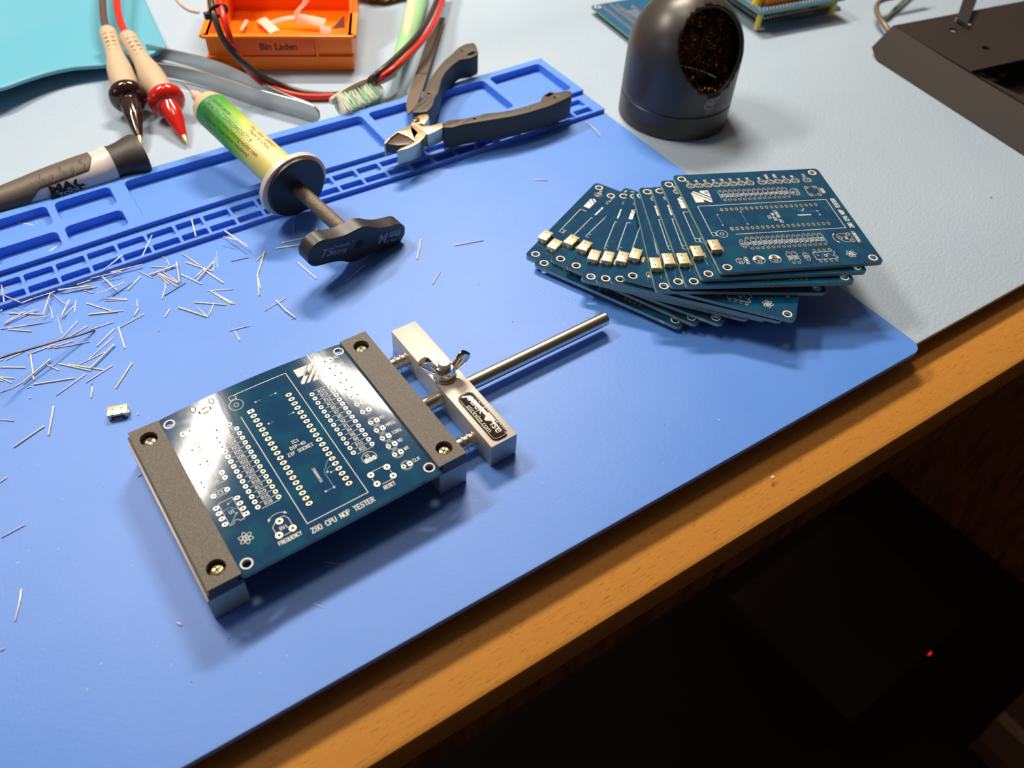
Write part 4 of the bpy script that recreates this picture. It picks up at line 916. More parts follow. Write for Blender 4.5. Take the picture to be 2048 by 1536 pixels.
# ------------------------------------------------------------------ toothbrush
tb = T('toothbrush', U(720, 190, -2.5), 'green and white toothbrush used for cleaning boards, bristles towards the tray', 'toothbrush')
cream = mat('cream_plastic', (.85,.70,.48), .35, sss=.1); grn = mat('mint_plastic', (.36,.68,.36), .35, sss=.1)
hd0, hd1 = U(672, 198, 9), U(750, 164, 9); hdir = (hd1 - hd0).normalized(); sidev = Vector((0, -.75, -.35)).normalized(); thick = hdir.cross(sidev).normalized()
m_ = MB(); rs = []
for k in range(13):
    f_ = k/12; w_ = max(7.2*math.sin(math.pi*min(1, .03 + .92*f_))**.55, 2.4 if f_ > .5 else .8)
    c = hd0 - hdir*4 + (hd1 - hd0 + hdir*8)*f_
    rs.append([c + thick*w_*math.cos(q) - sidev*1.9*math.sin(q) for q in [2*math.pi*j/16 for j in range(16)]])
m_.rings(rs, 0, True); part(m_, 'head', cream, tb)
m_ = MB(); m_.tube(smooth_path([hd1 - hdir*2, U(765, 158, 9), U(786, 146, 8.5)], 5), [2.8, 2.7, 2.6, 2.5, 2.6, 2.7, 2.8, 2.8, 2.9, 2.9, 2.9][:11], 14); part(m_, 'neck', cream, tb)
m_ = MB(); rb = random.Random(3); bcol = []
for i in range(13):
    for j in range(5):
        f_ = (i + .5)/13; base = hd0 - hdir*1.0 + (hd1 - hd0)*f_*.98 + thick*(j - 2)*2.2 + sidev*1.0
        for q_ in range(11):
            b0 = base + Vector((rb.uniform(-.9,.9), rb.uniform(-.5,.5), rb.uniform(-.9,.9)))
            dr = (sidev*1.0 + hdir*rb.gauss(.03,.09) + thick*rb.gauss(0,.10)).normalized(); L_ = 12 + rb.uniform(-1, .8)
            tip_ = b0 + dr*L_; tip_.z = max(tip_.z, -2.1)
            m_.tube([b0, b0 + (tip_ - b0)*.6, tip_], [.26, .24, .14], 4, mi=(0 if (i//2) % 2 else 1))
part(m_, 'bristles', [mat('mint_bristle', (.62,.92,.66), .4), mat('white_bristle', (.97,.98,.82), .4)], tb)
m_ = MB(); m_.tube(smooth_path([U(782, 148, 8), U(797, 122, 7), U(812, 80, 6), U(826, 40, 6), U(836, 0, 6), U(842, -60, 6)], 5), [2.6, 2.8, 3.1, 3.5, 3.9, 4.3, 4.6, 4.9, 5.1, 5.3, 5.6, 5.9, 6.1, 6.3, 6.4, 6.5, 6.5, 6.5, 6.5, 6.5, 6.5, 6.5, 6.5, 6.5, 6.5, 6.5][:26], 20, flat=.72); hb = part(m_, 'handle', grn, tb)
m_ = MB(); m_.tube(smooth_path([U(812, 72, 9.6), U(818, 40, 10), U(824, 0, 10), U(828, -60, 10)], 5), [.8, 1.8, 2.6, 3.0, 3.2, 3.3, 3.4, 3.4, 3.4, 3.4, 3.4, 3.4, 3.4, 3.4, 3.4, 3.4][:16], 14, flat=.35); part(m_, 'cream_inlay', cream, hb)

# ------------------------------------------------------------------ flat file
ff = MB(); fp0, fp1 = U(817, 228, 7.2), U(880, 36, .8); fd = (fp1 - fp0).normalized(); fs = Vector((0,0,1)).cross(fd).normalized(); fn = fd.cross(fs); L_ = (fp1 - fp0).length
sec = [(0, .4), (4, 1.6), (11, 3.1), (18, 3.6), (L_*.5, 3.7), (L_, 3.8)]
ff.rings([[fp0 + fd*t + fs*w_ + fn*h_ for w_, h_ in ((-w, -.5), (w, -.5), (w, .5), (-w, .5))] for t, w in sec], 0, False)
ff.obox(fp0 + fd*L_*.36 - fs*3.8 - fn*.52, fd*3, fs*7.6, fn*1.04, 1)
tag(ff.build('flat_file', [mat('dull_file_steel', (.17,.135,.10), .5, metal=.5, bump=(900,.5,(1,1,1),.0002)), mat('darker_band', (.07,.055,.045), .6)], origin=fp0), 'narrow dark flat metal file pointing down at the pliers', 'file')

# ------------------------------------------------------------------ brown wool pad
wp = MB(); rw = random.Random(11); wc = U(770, -26, 3); 
for k in range(520):
    d_ = Vector((rw.gauss(0,1), rw.gauss(0,1), rw.gauss(0,.7))); d_ = d_.normalized()*rw.uniform(.75, 1.0); c = wc + Vector((d_.x*26, d_.y*17, abs(d_.z)*11 - 2))
    q1 = Vector((rw.gauss(0,1), rw.gauss(0,1), rw.gauss(0,1))).normalized(); a1, b1, _ = frame_from(q1); R1 = rw.uniform(1.2, 3); n0 = rw.uniform(0, 6)
    wp.tube([c + (a1*math.cos(n0 + t*.6) + b1*math.sin(n0 + t*.6))*R1 + q1*t*.2 for t in range(12)], .45, 4, flat=.4)
wp.lathe(wc + Vector((0, 0, -5)), (0,0,1), [(0, 12), (2, 17), (8, 15), (13, 6)], 20)
tag(wp.build('wool_pad', mat('burnt_wool', (.42,.20,.055), .5, metal=.4), origin=wc - Vector((0,0,5.5))), 'brown copper coloured wool pad at the top edge beside the toothbrush', 'wool pad')

# ------------------------------------------------------------------ loose boards at the back
def slabboard(name, A, ang, w_, h_, z, lab, cat='circuit board'):
    t = thing(name, (A.x, A.y, z), lab, cat, None, ang); O_ = Vector((0,0,0))
    m_ = MB(); m_.curve([rrect(0, w_, 0, h_, 2.2)], 0, 1.6, 0); p_ = m_.build('board_panel', [mat('mid_blue_mask', (.015,.12,.26), .25), ], t, origin=O_)
    m_ = MB(); m_.curve([rrect(-.12, w_+.12, -.12, h_+.12, 2.3), rrect(.05, w_-.05, .05, h_-.05, 2.2)], .05, 1.55, 0); m_.build('board_rim', mat('green_rim', (.16,.32,.14), .4), t, origin=O_)
    return t
A1_ = U(1182, 22, 1.6); an1 = math.radians(-9)
bb1 = slabboard('circuit_board', A1_ + Vector((-8.5, -72, 0)), an1, 74, 78, 1.2, 'populated board seen from its soldered side, half hidden behind the tip cleaner')
rnb = random.Random(2)
for nm_, x0, n_, dx in (('pin_row', 6, 17, 0),):
    pass
m_ = MB()
def joint(x, y, l=2.2):
    m_.lathe((x, y, 1.6), (0,0,1), [(0,1.0),(.5,.8),(1.1,.35)], 10); m_.tube([(x, y, 2.4), (x - .5, y - 1.2, 2.4 + .5), (x - 1.0 - rnb.uniform(0, .8), y - 2.2, 2.6)], .28, 5)
for i in range(22): joint(7.5, 74 - 3.0*i)
for i in range(20): joint(15, 74 - 2.9*i, 1); joint(19.5, 72 - 2.9*i)
for i in range(16): joint(29, 66 - 2.54*i); joint(44, 66 - 2.54*i)
m_.build('solder_joints', mat('solder', (.80,.68,.58), .25, metal=.85), bb1, origin=Vector((0,0,0)))
m_ = MB()
for i in range(12): m_.box(20, 28 - .1*i, 60 - 2.54*i - .15, 60 - 2.54*i + .15, 1.6, 1.65)
m_.curve([circ(3.6, 74.4, 2.4, 24), circ(3.6, 74.4, 1.6, 24)], 1.55, 1.7, 0); m_.build('white_printing', M['white'], bb1, origin=Vector((0,0,0)))
for z, dx, dy, lab in ((-2.4, 0, 0, 'lower board of the populated pair at the top right, lying on the bench mat'), (11.5, -1, 0, 'upper board of the populated pair at the top right, with orange and yellow parts')):
    A_ = U(1516, 47, -.9) if z < 0 else U(1521, 27, 13.1)
    an = math.radians(-10); t = slabboard('circuit_board', A_, an, 80, 78, z, lab)
    O_ = Vector((0,0,0)); m_ = MB()
    for i in range(22): 
        m_.lathe((4 + 3*i, 5, 1.6), (0,0,1), [(0,1.1),(.8,.7),(1.4,.3)], 8)
        m_.lathe((5, 8 + 3*i, 1.6), (0,0,1), [(0,1.1),(.8,.7),(1.4,.3)], 8)
    m_.build('solder_joints', MATS['solder'], t, origin=O_)
    if z > 0:
        m_ = MB(); m_.box(12, 46, 9, 22, 1.6, 8, 0, 1); m_.build('orange_part', mat('orange_block', (.95,.33,.01), .4), t, origin=O_)
        m_ = MB(); m_.lathe((7.5, 14, 1.6), (0,0,1), [(0,3.6),(6,3.4),(8,2)], 20); m_.build('yellow_part', mat('yellow_block', (.9,.62,.02), .35), t, origin=O_)
        m_ = MB(); m_.box(-1.5, 4.5, 28, 44, 1.6, 5, 0, 1); m_.build('white_part', M['white'], t, origin=O_)
        for px_ in ((5, 5), (74, 5), (5, 72), (74, 72)):
            m_ = MB(); m_.lathe((px_[0], px_[1], -12.2), (0,0,1), [(0,2.2),(12.2,2.2)], 12); m_.build('standoff', mat('yellow_standoff', (.75,.55,.08), .4), t, origin=O_)
    else:
        m_ = MB(); m_.box(60, 76, 4, 14, 1.6, 6, 0, .6); m_.build('header', mat('cream_header', (.8,.68,.35), .4), t, origin=O_)
P0_ = U(1086, -12, -1); sl = slabboard('circuit_board', P0_ + Vector((6, 2, 0)), math.radians(-14), 60, 60, -2.4, 'sliver of a dark green edged board at the very top edge')

# ------------------------------------------------------------------ folded black stand
sd = T('folded_stand', (520, 30, -2.5), 'black folded sheet metal stand with screw holes at the upper right', 'stand')
bk = mat('matt_black_sheet', (.030,.022,.018), .6, spec=.3, bump=(1600,.4,(1,1,1),.0002))
lo0, lo1 = U(1732, 92, 2.5), U(1757, 117, -1.8); cr0 = U(1786, 51, 17); cr1 = U(2048, 207, 17); bt1 = U(2048, 310, -1.8)
dirc = (cr1 - cr0).normalized(); xd = Vector((-dirc.y, dirc.x, 0)).normalized()
if xd.x < 0: xd = -xd
m_ = MB(); Lc = 240; slope = (bt1 - cr1); slope -= dirc*slope.dot(dirc)
q = [cr0 + slope*.92 + dirc*4, cr0 + slope*.78 - dirc*2, cr0, cr0 + dirc*Lc, cr0 + slope + dirc*Lc, cr0 + slope + dirc*9]
th_ = Vector((slope.x, slope.y, 0)).normalized()*-.0 + Vector((0, 0, 0)); nrm_ = slope.cross(dirc).normalized(); nrm_ = nrm_ if nrm_.z < 0 else -nrm_
m_.add(q + [p_ + nrm_*1.6 for p_ in q], [(0,1,2,3,4,5), (11,10,9,8,7,6)] + [(i, 6+i, 6+(i+1) % 6, (i+1) % 6) for i in range(6)]); part(m_, 'sloping_face', bk, sd)
def SL_(p_): v = p_ - cr0; return (v.dot(dirc), v.dot(xd))
hs = [circ(*SL_(U(u, v, 17)), 2.9, 20) for u, v in ((1907, 60), (1972, 96))]
slot = [SL_(U(u, v, 17)) for u, v in ((1938, 143), (1960, 138), (2050, 118), (2110, 112), (2170, 165), (2095, 215))]
m_ = MB(); m_.curve([[(0, 0), (Lc, 0), (Lc, 150), (0, 150)], slot] + hs, -1.6, 0); m_.warp(lambda v: cr0 + dirc*v.x + xd*v.y + Vector((0, 0, v.z))); part(m_, 'top_plate', bk, sd)
m_ = MB(); w2 = cr0 + slope; m_.obox(w2 + dirc*12 + xd*4 + Vector((0,0,.0)), dirc*(Lc-20), xd*150, Vector((0, 0, 1.2))); part(m_, 'bottom_plate', bk, sd)
m_ = MB(); m_.obox(cr0 + dirc*6 + xd*110 - Vector((0,0,17)), dirc*20, xd*20, Vector((0,0,16))); part(m_, 'foot', M['blackplas'], sd)
ct = T('ribbon_cable', U(1925, 30, 18), 'short black ribbon cable with white connector ends resting on the black stand', 'cable')
m_ = MB(); e0, e1_ = U(1922, 48, 18.2), U(1950, -30, 21); sv = Vector((dirc.x, dirc.y, 0))*4.5
m_.rings([[p_ - sv*k_, p_ + sv*k_, p_ + sv*k_ + Vector((0,0,2)), p_ - sv*k_ + Vector((0,0,2))] for p_, k_ in ((e0, 1.1), ((e0+e1_)/2 + Vector((0,0,1)), 1.25), (e1_, 1.0))], 0, False); part(m_, 'ribbon', mat('black_ribbon', (.02,.018,.02), .6, bump=(500,.6,(1,1,1),.0005)), ct)
for u, v in ((1916, 43), (1933, 54)):
    c = U(u, v, 17.1); m_ = MB(); m_.obox(c - sv*.4 - xd*1.2, sv*.8, xd*2.4, Vector((0,0,2.2))); part(m_, 'connector', mat('dirty_white', (.55,.52,.46), .5), ct)
lp = MB(); lp.tube(smooth_path([U(1778, 62, 3), U(1768, 48, 5), U(1756, 30, 6), U(1753, 14, 7), U(1762, 2, 8), U(1790, -6, 9), U(1850, -18, 9)], 8), 1.9, 12)
tag(lp.build('bent_cable', mat('brown_grey_cable', (.24,.17,.12), .35, metal=.3), origin=U(1778, 62, -2)), 'stiff brownish cable bending round behind the black stand', 'cable')
lp = MB(); lp.tube(smooth_path([U(1772, 36, 0), U(1792, 16, .5), U(1812, -4, 1), U(1840, -30, 1)], 5), 1.5, 10)  # tube coloured grey green to stand for the bent cable's shadow
tag(lp.build('cable_shadow', mat('green_grey_shadow', (.20,.24,.20), .5), origin=U(1792, 16, -2)), 'thin grey green tube as painted shadow of the cable behind the black stand', 'cable')

# ------------------------------------------------------------------ cyan rubber sheet
sh = MB(); nx, ny = 48, 40
edge = [(-190, 205, 14), (-120, 197, 14), (-60, 190, 12), (0, 183, 10), (50, 166, 8), (100, 151, 6.5), (150, 141, 5.5), (215, 136, 4.5), (265, 127, 3.5), (305, 114, 2.6), (335, 100, 2.2)]
ep = smooth_path([U(*e) for e in edge], 6); tot = len(ep) - 1
rows_ = []
def zfun(f, s): # s: distance behind the edge
    e = math.exp(-s/26.0)
    hump = 34*max(0, s - 62 - 34*f)/100 if True else 0
    return e, hump
for j in range(ny+1):
    s = 175*j/ny; row = []
    for i in range(nx+1):
        f = i/nx; p_ = ep[int(f*tot)].copy(); k_ = int(f*tot)
        if k_ < tot: p_ = ep[k_] + (ep[k_+1] - ep[k_])*(f*tot - k_)
        e, hp = zfun(f, s); zz = -1.2 + (p_.z + 1.2)*e + (hp if f < .93 else hp*(1-(f-.93)/.07*.3))*(1 - f*.55)
        # straight right side running back from the rounded corner
        y_ = p_.y + s; x_ = p_.x + s*(.16*f) 
        row.append(Vector((x_, y_, zz)))
    rows_.append(row)
for j in range(ny+1):
    for i in range(nx+1): sh.v.append(rows_[j][i])
for j in range(ny):
    for i in range(nx): a = j*(nx+1) + i; sh.face([a, a+1, a+nx+2, a+nx+1], 0, True)
cs = sh.build('rubber_sheet', mat('cyan_rubber', (.13,.46,.62), .42, spec=.5), origin=U(150, 100, -2.5), recalc=False); so = cs.modifiers.new('thickness', 'SOLIDIFY'); so.thickness = .0024; so.offset = 1
tag(cs, 'curling cyan rubber sheet at the top left under the probe grips', 'rubber sheet')
pw = MB(); pw.tube(smooth_path([U(348, -10, -1.5), U(362, 8, -1.5), U(380, 20, -1.5), U(398, 24, -1.5)], 5), .9, 8)
tag(pw.build('pink_wire', mat('pale_pink_wire', (.85,.55,.42), .4), origin=U(362, 8, -2.5)), 'short pale pink wire behind the left side of the orange bin', 'wire')
for u, v, z, r, lab, c_ in ((885, 8, -1.4, 1.3, 'tiny pinkish crumb on the bench mat beside the red wire', 'lead_copper'), (1981, 393, -2.0, .6, 'tiny white crumb alone on the bench mat at the right', 'white'), (1545, 955, -9.3, .7, 'tiny white crumb on the shaded wood edge of the desk', 'white')):
    m_ = MB(); c = U(u, v, z); m_.box(c.x - r, c.x + r, c.y - r*.8, c.y + r*.8, c.z - r*.8, c.z + r*.8, 0, r*.3); tag(m_.build('crumb', M[c_], origin=c), lab, 'crumb')
# two dark wires over the clippings
def wirething(px, r, m__, lab):
    P_ = [U(*p_) for p_ in px]; q_ = MB(); q_.tube(smooth_path(P_, 8), r, 8); tag(q_.build('thin_wire', m__, origin=P_[-1]), lab, 'wire')
wirething([(-30,735,14),(0,716.5,12.5),(49,701.5,10),(85,691,8),(122,680,5.5),(160,670,3),(189.5,659.8,.45)], .42, mat('dark_bent_wire', (.10,.055,.04), .35, metal=.5), 'long dark thin wire arching up over the clippings at the left edge')
# (tone, diameter, height of the axis, x y x y ..., label)
CLIPS = [
 ('T',0.55,0.28,[-42.9,193.4,-35.8,185.8],'silver lead clipping in the rear left tray compartment'),
 ('T',0.5,0.25,[-36.5,160.5,-29.9,163.5],'silver lead clipping in the front left tray compartment'),
 ('T',0.5,2.75,[-18.2,130.6,-7.9,136.8],'silver clipping slanting over the small front tray cells near their left end'),
 ('T',0.45,2.73,[-0.8,130.6,8.9,144.7],'steep silver clipping bridging two rows of small tray cells'),
 ('T',0.6,2.8,[29.4,147.2,26.0,132.5],'near vertical thick clipping on the small tray cells'),
 ('T',0.35,0.17,[52.0,171.3,48.5,163.5],'tiny thin clipping in the big tray compartment below the syringe'),
 ('T',0.5,2.75,[-59.3,144.0,-61.1,131.2],''),
 ('T',0.45,2.73,[-58.8,140.9,-56.9,140.9],''),
 ('C',0.5,3.25,[-61.2,137.3,-55.2,126.7],''),
 ('C',0.6,1.5,[-55.3,128.4,-50.6,128.9],''),
 ('C',0.45,1.43,[-50.6,129.0,-40.8,128.8],''),
 ('C',0.5,1.9,[-42.8,128.3,-49.4,115.0],''),
 ('C',0.35,1.38,[-42.6,128.8,-39.3,117.9],''),
 ('T',0.5,1.45,[-64.1,127.9,-63.0,128.4],''),
 ('G',0.65,0.33,[-61.3,126.1,-49.7,117.7],''),
 ('C',0.45,0.88,[-64.6,119.9,-55.2,122.8],''),
 ('T',0.45,0.88,[-64.4,119.5,-54.3,121.3,-50.2,121.3],''),
 ('C',0.45,0.23,[-45.3,123.0,-45.6,117.9,-46.6,112.7],''),
 ('C',0.45,2.38,[-56.4,115.1,-47.1,112.4],''),
 ('T',0.45,0.23,[-66.7,117.6,-51.0,112.2],''),
 ('G',0.55,0.28,[-64.3,115.8,-56.1,109.1],''),
 ('G',0.75,1.57,[-39.6,128.8,-26.2,124.1],''),
 ('G',0.5,0.25,[-37.6,127.0,-24.3,123.6],''),
 ('C',0.5,0.25,[-30.1,124.6,-27.0,120.2],''),
 ('C',0.45,1.43,[-31.5,128.4,-25.2,128.3],''),
 ('C',0.5,1.45,[-25.1,129.4,-11.8,127.2],''),
 ('C',0.75,2.08,[-20.4,127.3,-17.9,114.3],''),
 ('T',0.45,2.68,[-26.4,115.2,-13.3,117.1],''),
 ('G',0.6,1.85,[-37.1,119.3,-42.9,110.4],''),
 ('T',0.45,0.23,[-36.7,115.9,-43.4,110.6],''),
 ('T',0.4,0.2,[-34.7,119.8,-37.7,111.5],''),
 ('G',0.6,0.3,[-31.7,115.1,-24.0,104.0],''),
 ('G',0.7,0.35,[-33.0,106.9,-21.8,102.0],''),
 ('T',0.45,0.23,[-21.9,102.5,-19.6,101.3],''),
 ('C',0.35,0.17,[-44.5,113.4,-45.9,100.6],''),
 ('T',0.45,0.23,[-38.1,105.2,-47.1,97.7],''),
 ('T',0.45,0.23,[-35.6,99.8,-44.4,97.0],''),
 ('T',0.45,0.23,[-25.4,96.4,-35.2,96.9],''),
 ('T',0.5,0.25,[-26.3,92.0,-36.0,85.2],''),
 ('T',0.45,0.23,[-43.2,93.7,-53.4,94.8],''),
 ('C',0.45,0.23,[-37.7,89.7,-45.0,91.6,-51.1,93.7],''),
 ('T',0.5,0.25,[-50.1,95.7,-61.1,95.5],''),
 ('C',0.45,0.23,[-62.5,99.3,-71.1,99.4],''),
 ('T',0.4,0.2,[-61.8,98.2,-69.4,97.1],''),
 ('T',0.45,0.23,[-69.9,98.4,-71.4,97.8],''),
 ('G',0.55,0.28,[-72.3,94.0,-63.7,88.2],''),
 ('G',0.6,0.3,[-60.1,95.1,-62.8,79.3],''),
 ('G',0.65,0.93,[-54.0,87.0,-66.8,79.5],''),
 ('T',0.4,0.2,[-66.9,80.4,-71.2,79.4,-75.6,79.5],''),
 ('G',0.5,0.25,[-56.5,86.0,-52.9,79.4],''),
 ('G',0.5,0.25,[-73.6,88.4,-69.0,84.4],''),
 ('G',0.45,0.23,[-73.7,87.9,-70.5,82.5],''),
 ('G',0.45,0.23,[-74.1,86.2,-73.1,85.2],''),
 ('G',0.6,0.3,[-63.6,76.8,-48.9,71.5],''),
 ('T',0.4,0.2,[-66.3,76.2,-64.6,76.2],''),
 ('T',0.45,0.23,[-44.4,71.4,-57.7,65.9],''),
 ('T',0.45,0.23,[-33.9,70.5,-46.0,66.5],''),
 ('G',0.6,0.3,[-52.0,83.3,-42.2,72.0],''),
 ('G',0.55,0.28,[-48.9,80.8,-37.5,69.5],''),
 ('G',0.65,0.88,[-29.4,81.8,-42.0,73.0],''),
 ('T',0.4,0.2,[-41.0,79.4,-28.6,86.8],''),
 ('T',0.4,0.2,[-45.3,78.4,-34.2,79.9],''),
 ('G',0.6,0.3,[-44.4,62.7,-46.7,57.1],'short pale clipping above left of the loose gold connector'),
 ('G',0.65,0.33,[-60.0,60.6,-65.8,46.4],'long upright gold clipping left of the vise near its upper left corner'),
 ('G',0.6,0.3,[-26.7,67.7,-37.0,56.8],'long gold clipping standing alone above the loose gold connector'),
 ('T',0.45,0.23,[-79.0,64.6,-74.7,61.1],'thin clipping cut by the left edge below the scatter'),
 ('G',0.6,0.3,[-65.8,52.0,-78.2,47.5],'long gold clipping slanting below left of the upright one'),
 ('C',0.6,1.5,[-16.2,128.9,-2.0,126.7],''),
 ('C',0.45,2.68,[-21.1,127.1,-11.9,125.4],''),
 ('G',0.55,0.28,[-5.5,120.3,-13.6,114.0],''),
 ('D',0.3,0.15,[-20.7,113.4,-9.8,118.3],''),
 ('C',0.45,0.23,[-5.2,125.0,-1.3,116.5],''),
 ('C',0.45,0.23,[0.6,124.9,10.1,118.1],''),
 ('G',0.7,0.8,[-2.2,118.7,11.8,118.8],''),
 ('C',0.45,0.23,[7.9,129.6,8.7,125.9,8.3,121.2],''),
 ('C',0.6,1.45,[11.7,120.7,7.7,105.8],''),
 ('C',0.5,0.25,[1.8,118.5,5.9,104.4],''),
 ('C',0.65,0.33,[2.3,118.0,7.0,106.6],''),
 ('C',0.5,0.25,[4.1,118.3,7.6,106.8],''),
 ('C',0.45,0.23,[1.4,117.8,3.4,108.0],''),
 ('T',0.45,0.23,[2.2,110.8,1.4,106.9,-2.8,100.0],''),
 ('D',0.35,0.17,[-1.0,101.5,10.1,105.1],''),
 ('C',0.55,0.28,[16.2,126.9,20.2,113.4],''),
 ('G',0.6,0.3,[15.5,119.4,23.5,106.4],''),
 ('G',0.7,0.35,[20.3,110.3,24.5,95.5],''),
 ('G',0.6,1.0,[26.4,112.0,14.8,103.2],''),
 ('C',0.5,0.25,[19.9,109.5,14.9,106.2],''),
 ('T',0.35,0.17,[28.8,115.9,23.6,106.8],''),
 ('C',0.3,0.15,[30.9,120.0,26.5,108.0],''),
 ('G',0.6,0.3,[10.4,112.2,15.9,100.2],''),
 ('T',0.5,0.25,[-23.9,113.9,-15.6,108.1],''),
 ('T',0.45,0.23,[-24.4,112.4,-15.7,107.5],''),
 ('T',0.35,0.17,[-12.0,106.2,-13.6,100.6],''),
 ('G',0.6,0.3,[-13.4,99.4,-16.7,95.5],''),
 ('T',0.45,0.23,[-12.7,94.4,-24.2,91.5],''),
 ('G',0.6,0.3,[-24.7,92.4,-26.6,77.7],''),
 ('G',0.5,0.25,[-2.0,91.7,-6.0,87.4],''),
 ('G',0.7,0.35,[1.2,90.7,9.5,78.0],''),
 ('T',0.45,0.23,[8.1,86.7,9.9,77.2],''),
 ('G',0.5,0.25,[15.1,84.0,10.5,78.2],''),
 ('G',0.6,0.3,[8.4,90.1,19.7,80.8],''),
 ('T',0.4,0.2,[16.2,94.7,26.4,89.3],''),
 ('G',0.55,0.28,[17.5,93.3,23.1,79.2],''),
 ('G',0.5,0.25,[18.2,90.9,22.0,79.9],''),
 ('G',0.65,2.83,[39.3,129.6,43.8,111.7],'thick pale clipping under the tray lip with a shorter one tucked beneath'),
 ('C',0.5,3.4,[36.7,124.4,41.6,117.9],'short pinkish clipping tucked under a thicker one at the tray lip'),
 ('D',0.3,0.15,[33.6,108.7,41.6,107.2],'thin dark clipping lying alone between two pale groups'),
 ('G',0.65,0.33,[49.9,107.1,40.3,93.4],'upper thick clipping of the bent pair below left of the T handle'),
 ('G',0.4,0.2,[43.8,102.8,48.6,105.8],'short thin clipping touching the top of the bent pair'),
 ('C',0.65,0.33,[40.3,93.9,34.6,78.8],'lower thick clipping of the bent pair below left of the T handle'),
 ('G',0.35,0.17,[39.5,90.9,37.2,83.5],'sliver behind the lower clipping of the bent pair'),
 ('T',0.4,0.2,[32.2,68.0,44.6,71.0],'thin clipping forming a cross with a bent gold one'),
 ('G',0.6,0.7,[39.5,71.6,40.2,63.2,41.8,55.9],'bent gold clipping crossing a thin one below the T handle'),
 ('T',0.45,0.23,[14.3,64.2,23.0,62.5],'upper clipping of the T shaped pair above the held board'),
 ('T',0.5,0.25,[16.1,63.0,15.7,55.9],'lower clipping of the T shaped pair above the held board'),
 ('T',0.6,0.3,[59.6,91.5,61.8,75.5],'thick clipping lying just below the left tip of the T handle'),
 ('G',0.6,0.3,[59.7,109.0,72.3,106.3],'upper of two gold clippings poking from behind the T handle'),
 ('G',0.55,0.28,[55.4,106.6,66.9,102.8],'lower of two gold clippings poking from behind the T handle'),
 ('T',0.5,0.25,[75.8,106.6,79.8,111.3],'short clipping standing up behind the T handle'),
 ('C',0.3,0.15,[71.1,119.9,67.2,111.6],'thin reddish clipping in the shadow of the syringe collar'),
 ('C',0.3,0.15,[72.0,66.6,85.6,72.5],'thin coppery clipping inside the shadow of the T handle'),
 ('G',0.65,0.33,[119.0,75.7,109.2,63.1],'thick bright clipping upright to the right of the T handle'),
 ('T',0.5,0.25,[130.2,62.4,144.9,58.2],'slender level clipping farthest right of the T handle'),
 ('T',0.5,0.25,[113.5,49.1,105.6,43.2],'short slanting clipping below right of the T handle'),
 ('T',0.45,0.23,[198.5,88.0,204.4,83.5],'short level clipping left of the fanned boards and below the pliers'),
 ('C',0.3,1.35,[261.0,120.4,260.6,113.2,258.5,103.7],'faint pinkish clipping near the right end of the tray lip'),
 ('T',0.45,0.23,[-86.1,33.3,-83.5,34.5],'clipping cut by the left edge beside the fixed jaw'),
 ('T',0.45,0.23,[-91.3,8.6,-83.3,9.6],'long thin clipping near the left edge, left of the fixed jaw'),
 ('T',0.45,0.23,[-44.1,8.7,-42.2,8.9],'tiny clipping end sticking out beside the fixed jaw'),
 ('T',0.5,0.25,[-90.7,-15.7,-92.3,-20.0,-95.2,-26.4],'upright bent clipping at the lower left'),
 ('T',0.45,0.23,[-101.6,-34.2,-100.1,-34.3],'clipping cut by the left edge at the very bottom left'),
 ('T',0.55,0.28,[-52.9,-55.8,-52.1,-57.6],'very short stub below the front end of the fixed jaw'),
 ('C',0.25,0.12,[-3.3,-62.2,2.2,-67.4],'hair thin coppery clipping in the shadow under the held board'),
 ('T',0.25,0.12,[-13.5,-74.3,-11.7,-77.4],'hair thin clipping at the edge of the shadow under the held board'),
]
TONE = {'G': ('lead_gold', 'pale gold'), 'T': ('lead_tin', 'silvery'), 'C': ('lead_copper', 'coppery pink'), 'D': ('lead_dark', 'dark')}
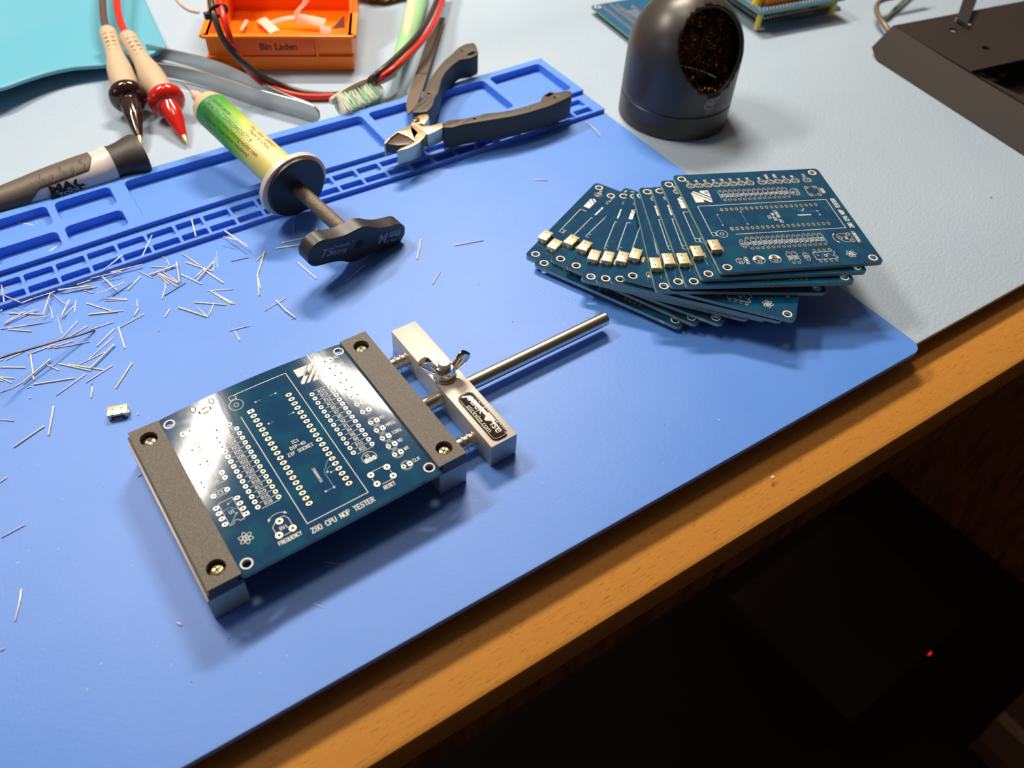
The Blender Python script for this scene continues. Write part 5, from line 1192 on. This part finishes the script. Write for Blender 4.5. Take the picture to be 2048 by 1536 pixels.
for tone, dia, z, xy, lab in CLIPS:
    P_ = [Vector((xy[i], xy[i+1], z)) for i in range(0, len(xy), 2)]; Ln = (P_[-1] - P_[0]).length
    q_ = MB(); r = dia*.56; d0 = (P_[1] - P_[0]).normalized(); d1 = (P_[-1] - P_[-2]).normalized()
    if dia >= .6 and len(P_) == 2:            # snipped leads keep a flattened end and a wider middle
        pts = [P_[0], P_[0] + d0*.5, P_[0] + d0*1.3, P_[0] + d0*1.6, P_[-1] - d1*.3, P_[-1]]; rr = [r*.45, r*1.15, r*1.1, r*.95, r*.95, r*.5]
    else: pts = [P_[0], P_[0] + d0*.2] + P_[1:-1] + [P_[-1] - d1*.2, P_[-1]]; rr = [r*.6] + [r]*(len(pts) - 2) + [r*.6]
    q_.tube(pts, rr, 8)
    o = q_.build('lead_clipping', M[TONE[tone][0]], origin=Vector((P_[0].x, P_[0].y, z - r)))
    size = 'long' if Ln > 7.5 else ('short' if Ln < 4.5 else 'medium length'); thick_ = 'thick' if dia >= .6 else 'thin'
    kink = ' kinked' if len(P_) > 2 else ''
    up_ = abs(P_[-1].y - P_[0].y) > 2.2*abs(P_[-1].x - P_[0].x)
    zone = 'against the front lip of the tray' if z > 1 and z < 2 else ('on the left of the scatter' if P_[0].x < -45 else ('in the middle of the scatter' if P_[0].x < -5 else 'in the right part of the scatter'))
    tag(o, lab or f'{size} {thick_}{kink} {TONE[tone][1]} clipping {zone}', 'wire clipping', 'component lead clippings scattered on the blue mat')
for u, v, z in ((73, 445, .3), (159, 518, .3), (317, 661, .3), (72, 539, .35), (183, 767, .25), (60, 796, .25), (276, 829, .22), (584, 828 - 190, .2)):
    c = U(u, v, z); q_ = MB(); q_.lathe(c - Vector((0,0,z)), (0,0,1), [(0,.1),(.1,.28),(.3,.34),(.5,.2),(.56,.03)], 10)
    tag(q_.build('solder_speck', M['lead_tin'], origin=c - Vector((0,0,z))), {73:'round solder speck beside the clipping in the rear left compartment',159:'solder speck in an upper small tray cell',317:'bright solder speck alone right of the scatter',72:'solder speck in a lower small tray cell at the left',183:'solder speck above the short pale clipping',60:'solder speck below left of the long gold clipping',276:'solder speck between the loose connector and the vise',584:'solder speck above the held board'}[u], 'solder speck', 'solder specks on the blue mat')
dust = MB(); rd_ = random.Random(21)
for k in range(150):
    u, v = rd_.uniform(20, 1500), rd_.uniform(420, 1450)
    c = U(u, v, 0.0); rel = c - DO; yy = rel.dot(EY); xx = rel.dot(EX)
    if yy < 6 or yy > 225 or xx > -8: continue
    if -44 < c.x < 84 and -66 < c.y < 20: continue
    s_ = rd_.uniform(.09, .22); a = rd_.uniform(0, 3.14); e_ = Vector((math.cos(a), math.sin(a), 0))*s_*rd_.choice((1, 1, 2.4)); g_ = Vector((-math.sin(a), math.cos(a), 0))*s_
    dust.add([c - e_ - g_*.6, c + e_ - g_*.6, c + e_*.7 + g_, c - e_*.7 + g_, c + Vector((0,0,s_*.6))], [(0,1,4), (1,2,4), (2,3,4), (3,0,4)], rd_.choice((0, 0, 1)))
tag(dust.build('dust_specks', [M['white'], M['black']], origin=Vector((0, 0, 0))), 'pale and dark dust specks sprinkled over the blue mat', 'dust', kind='stuff')
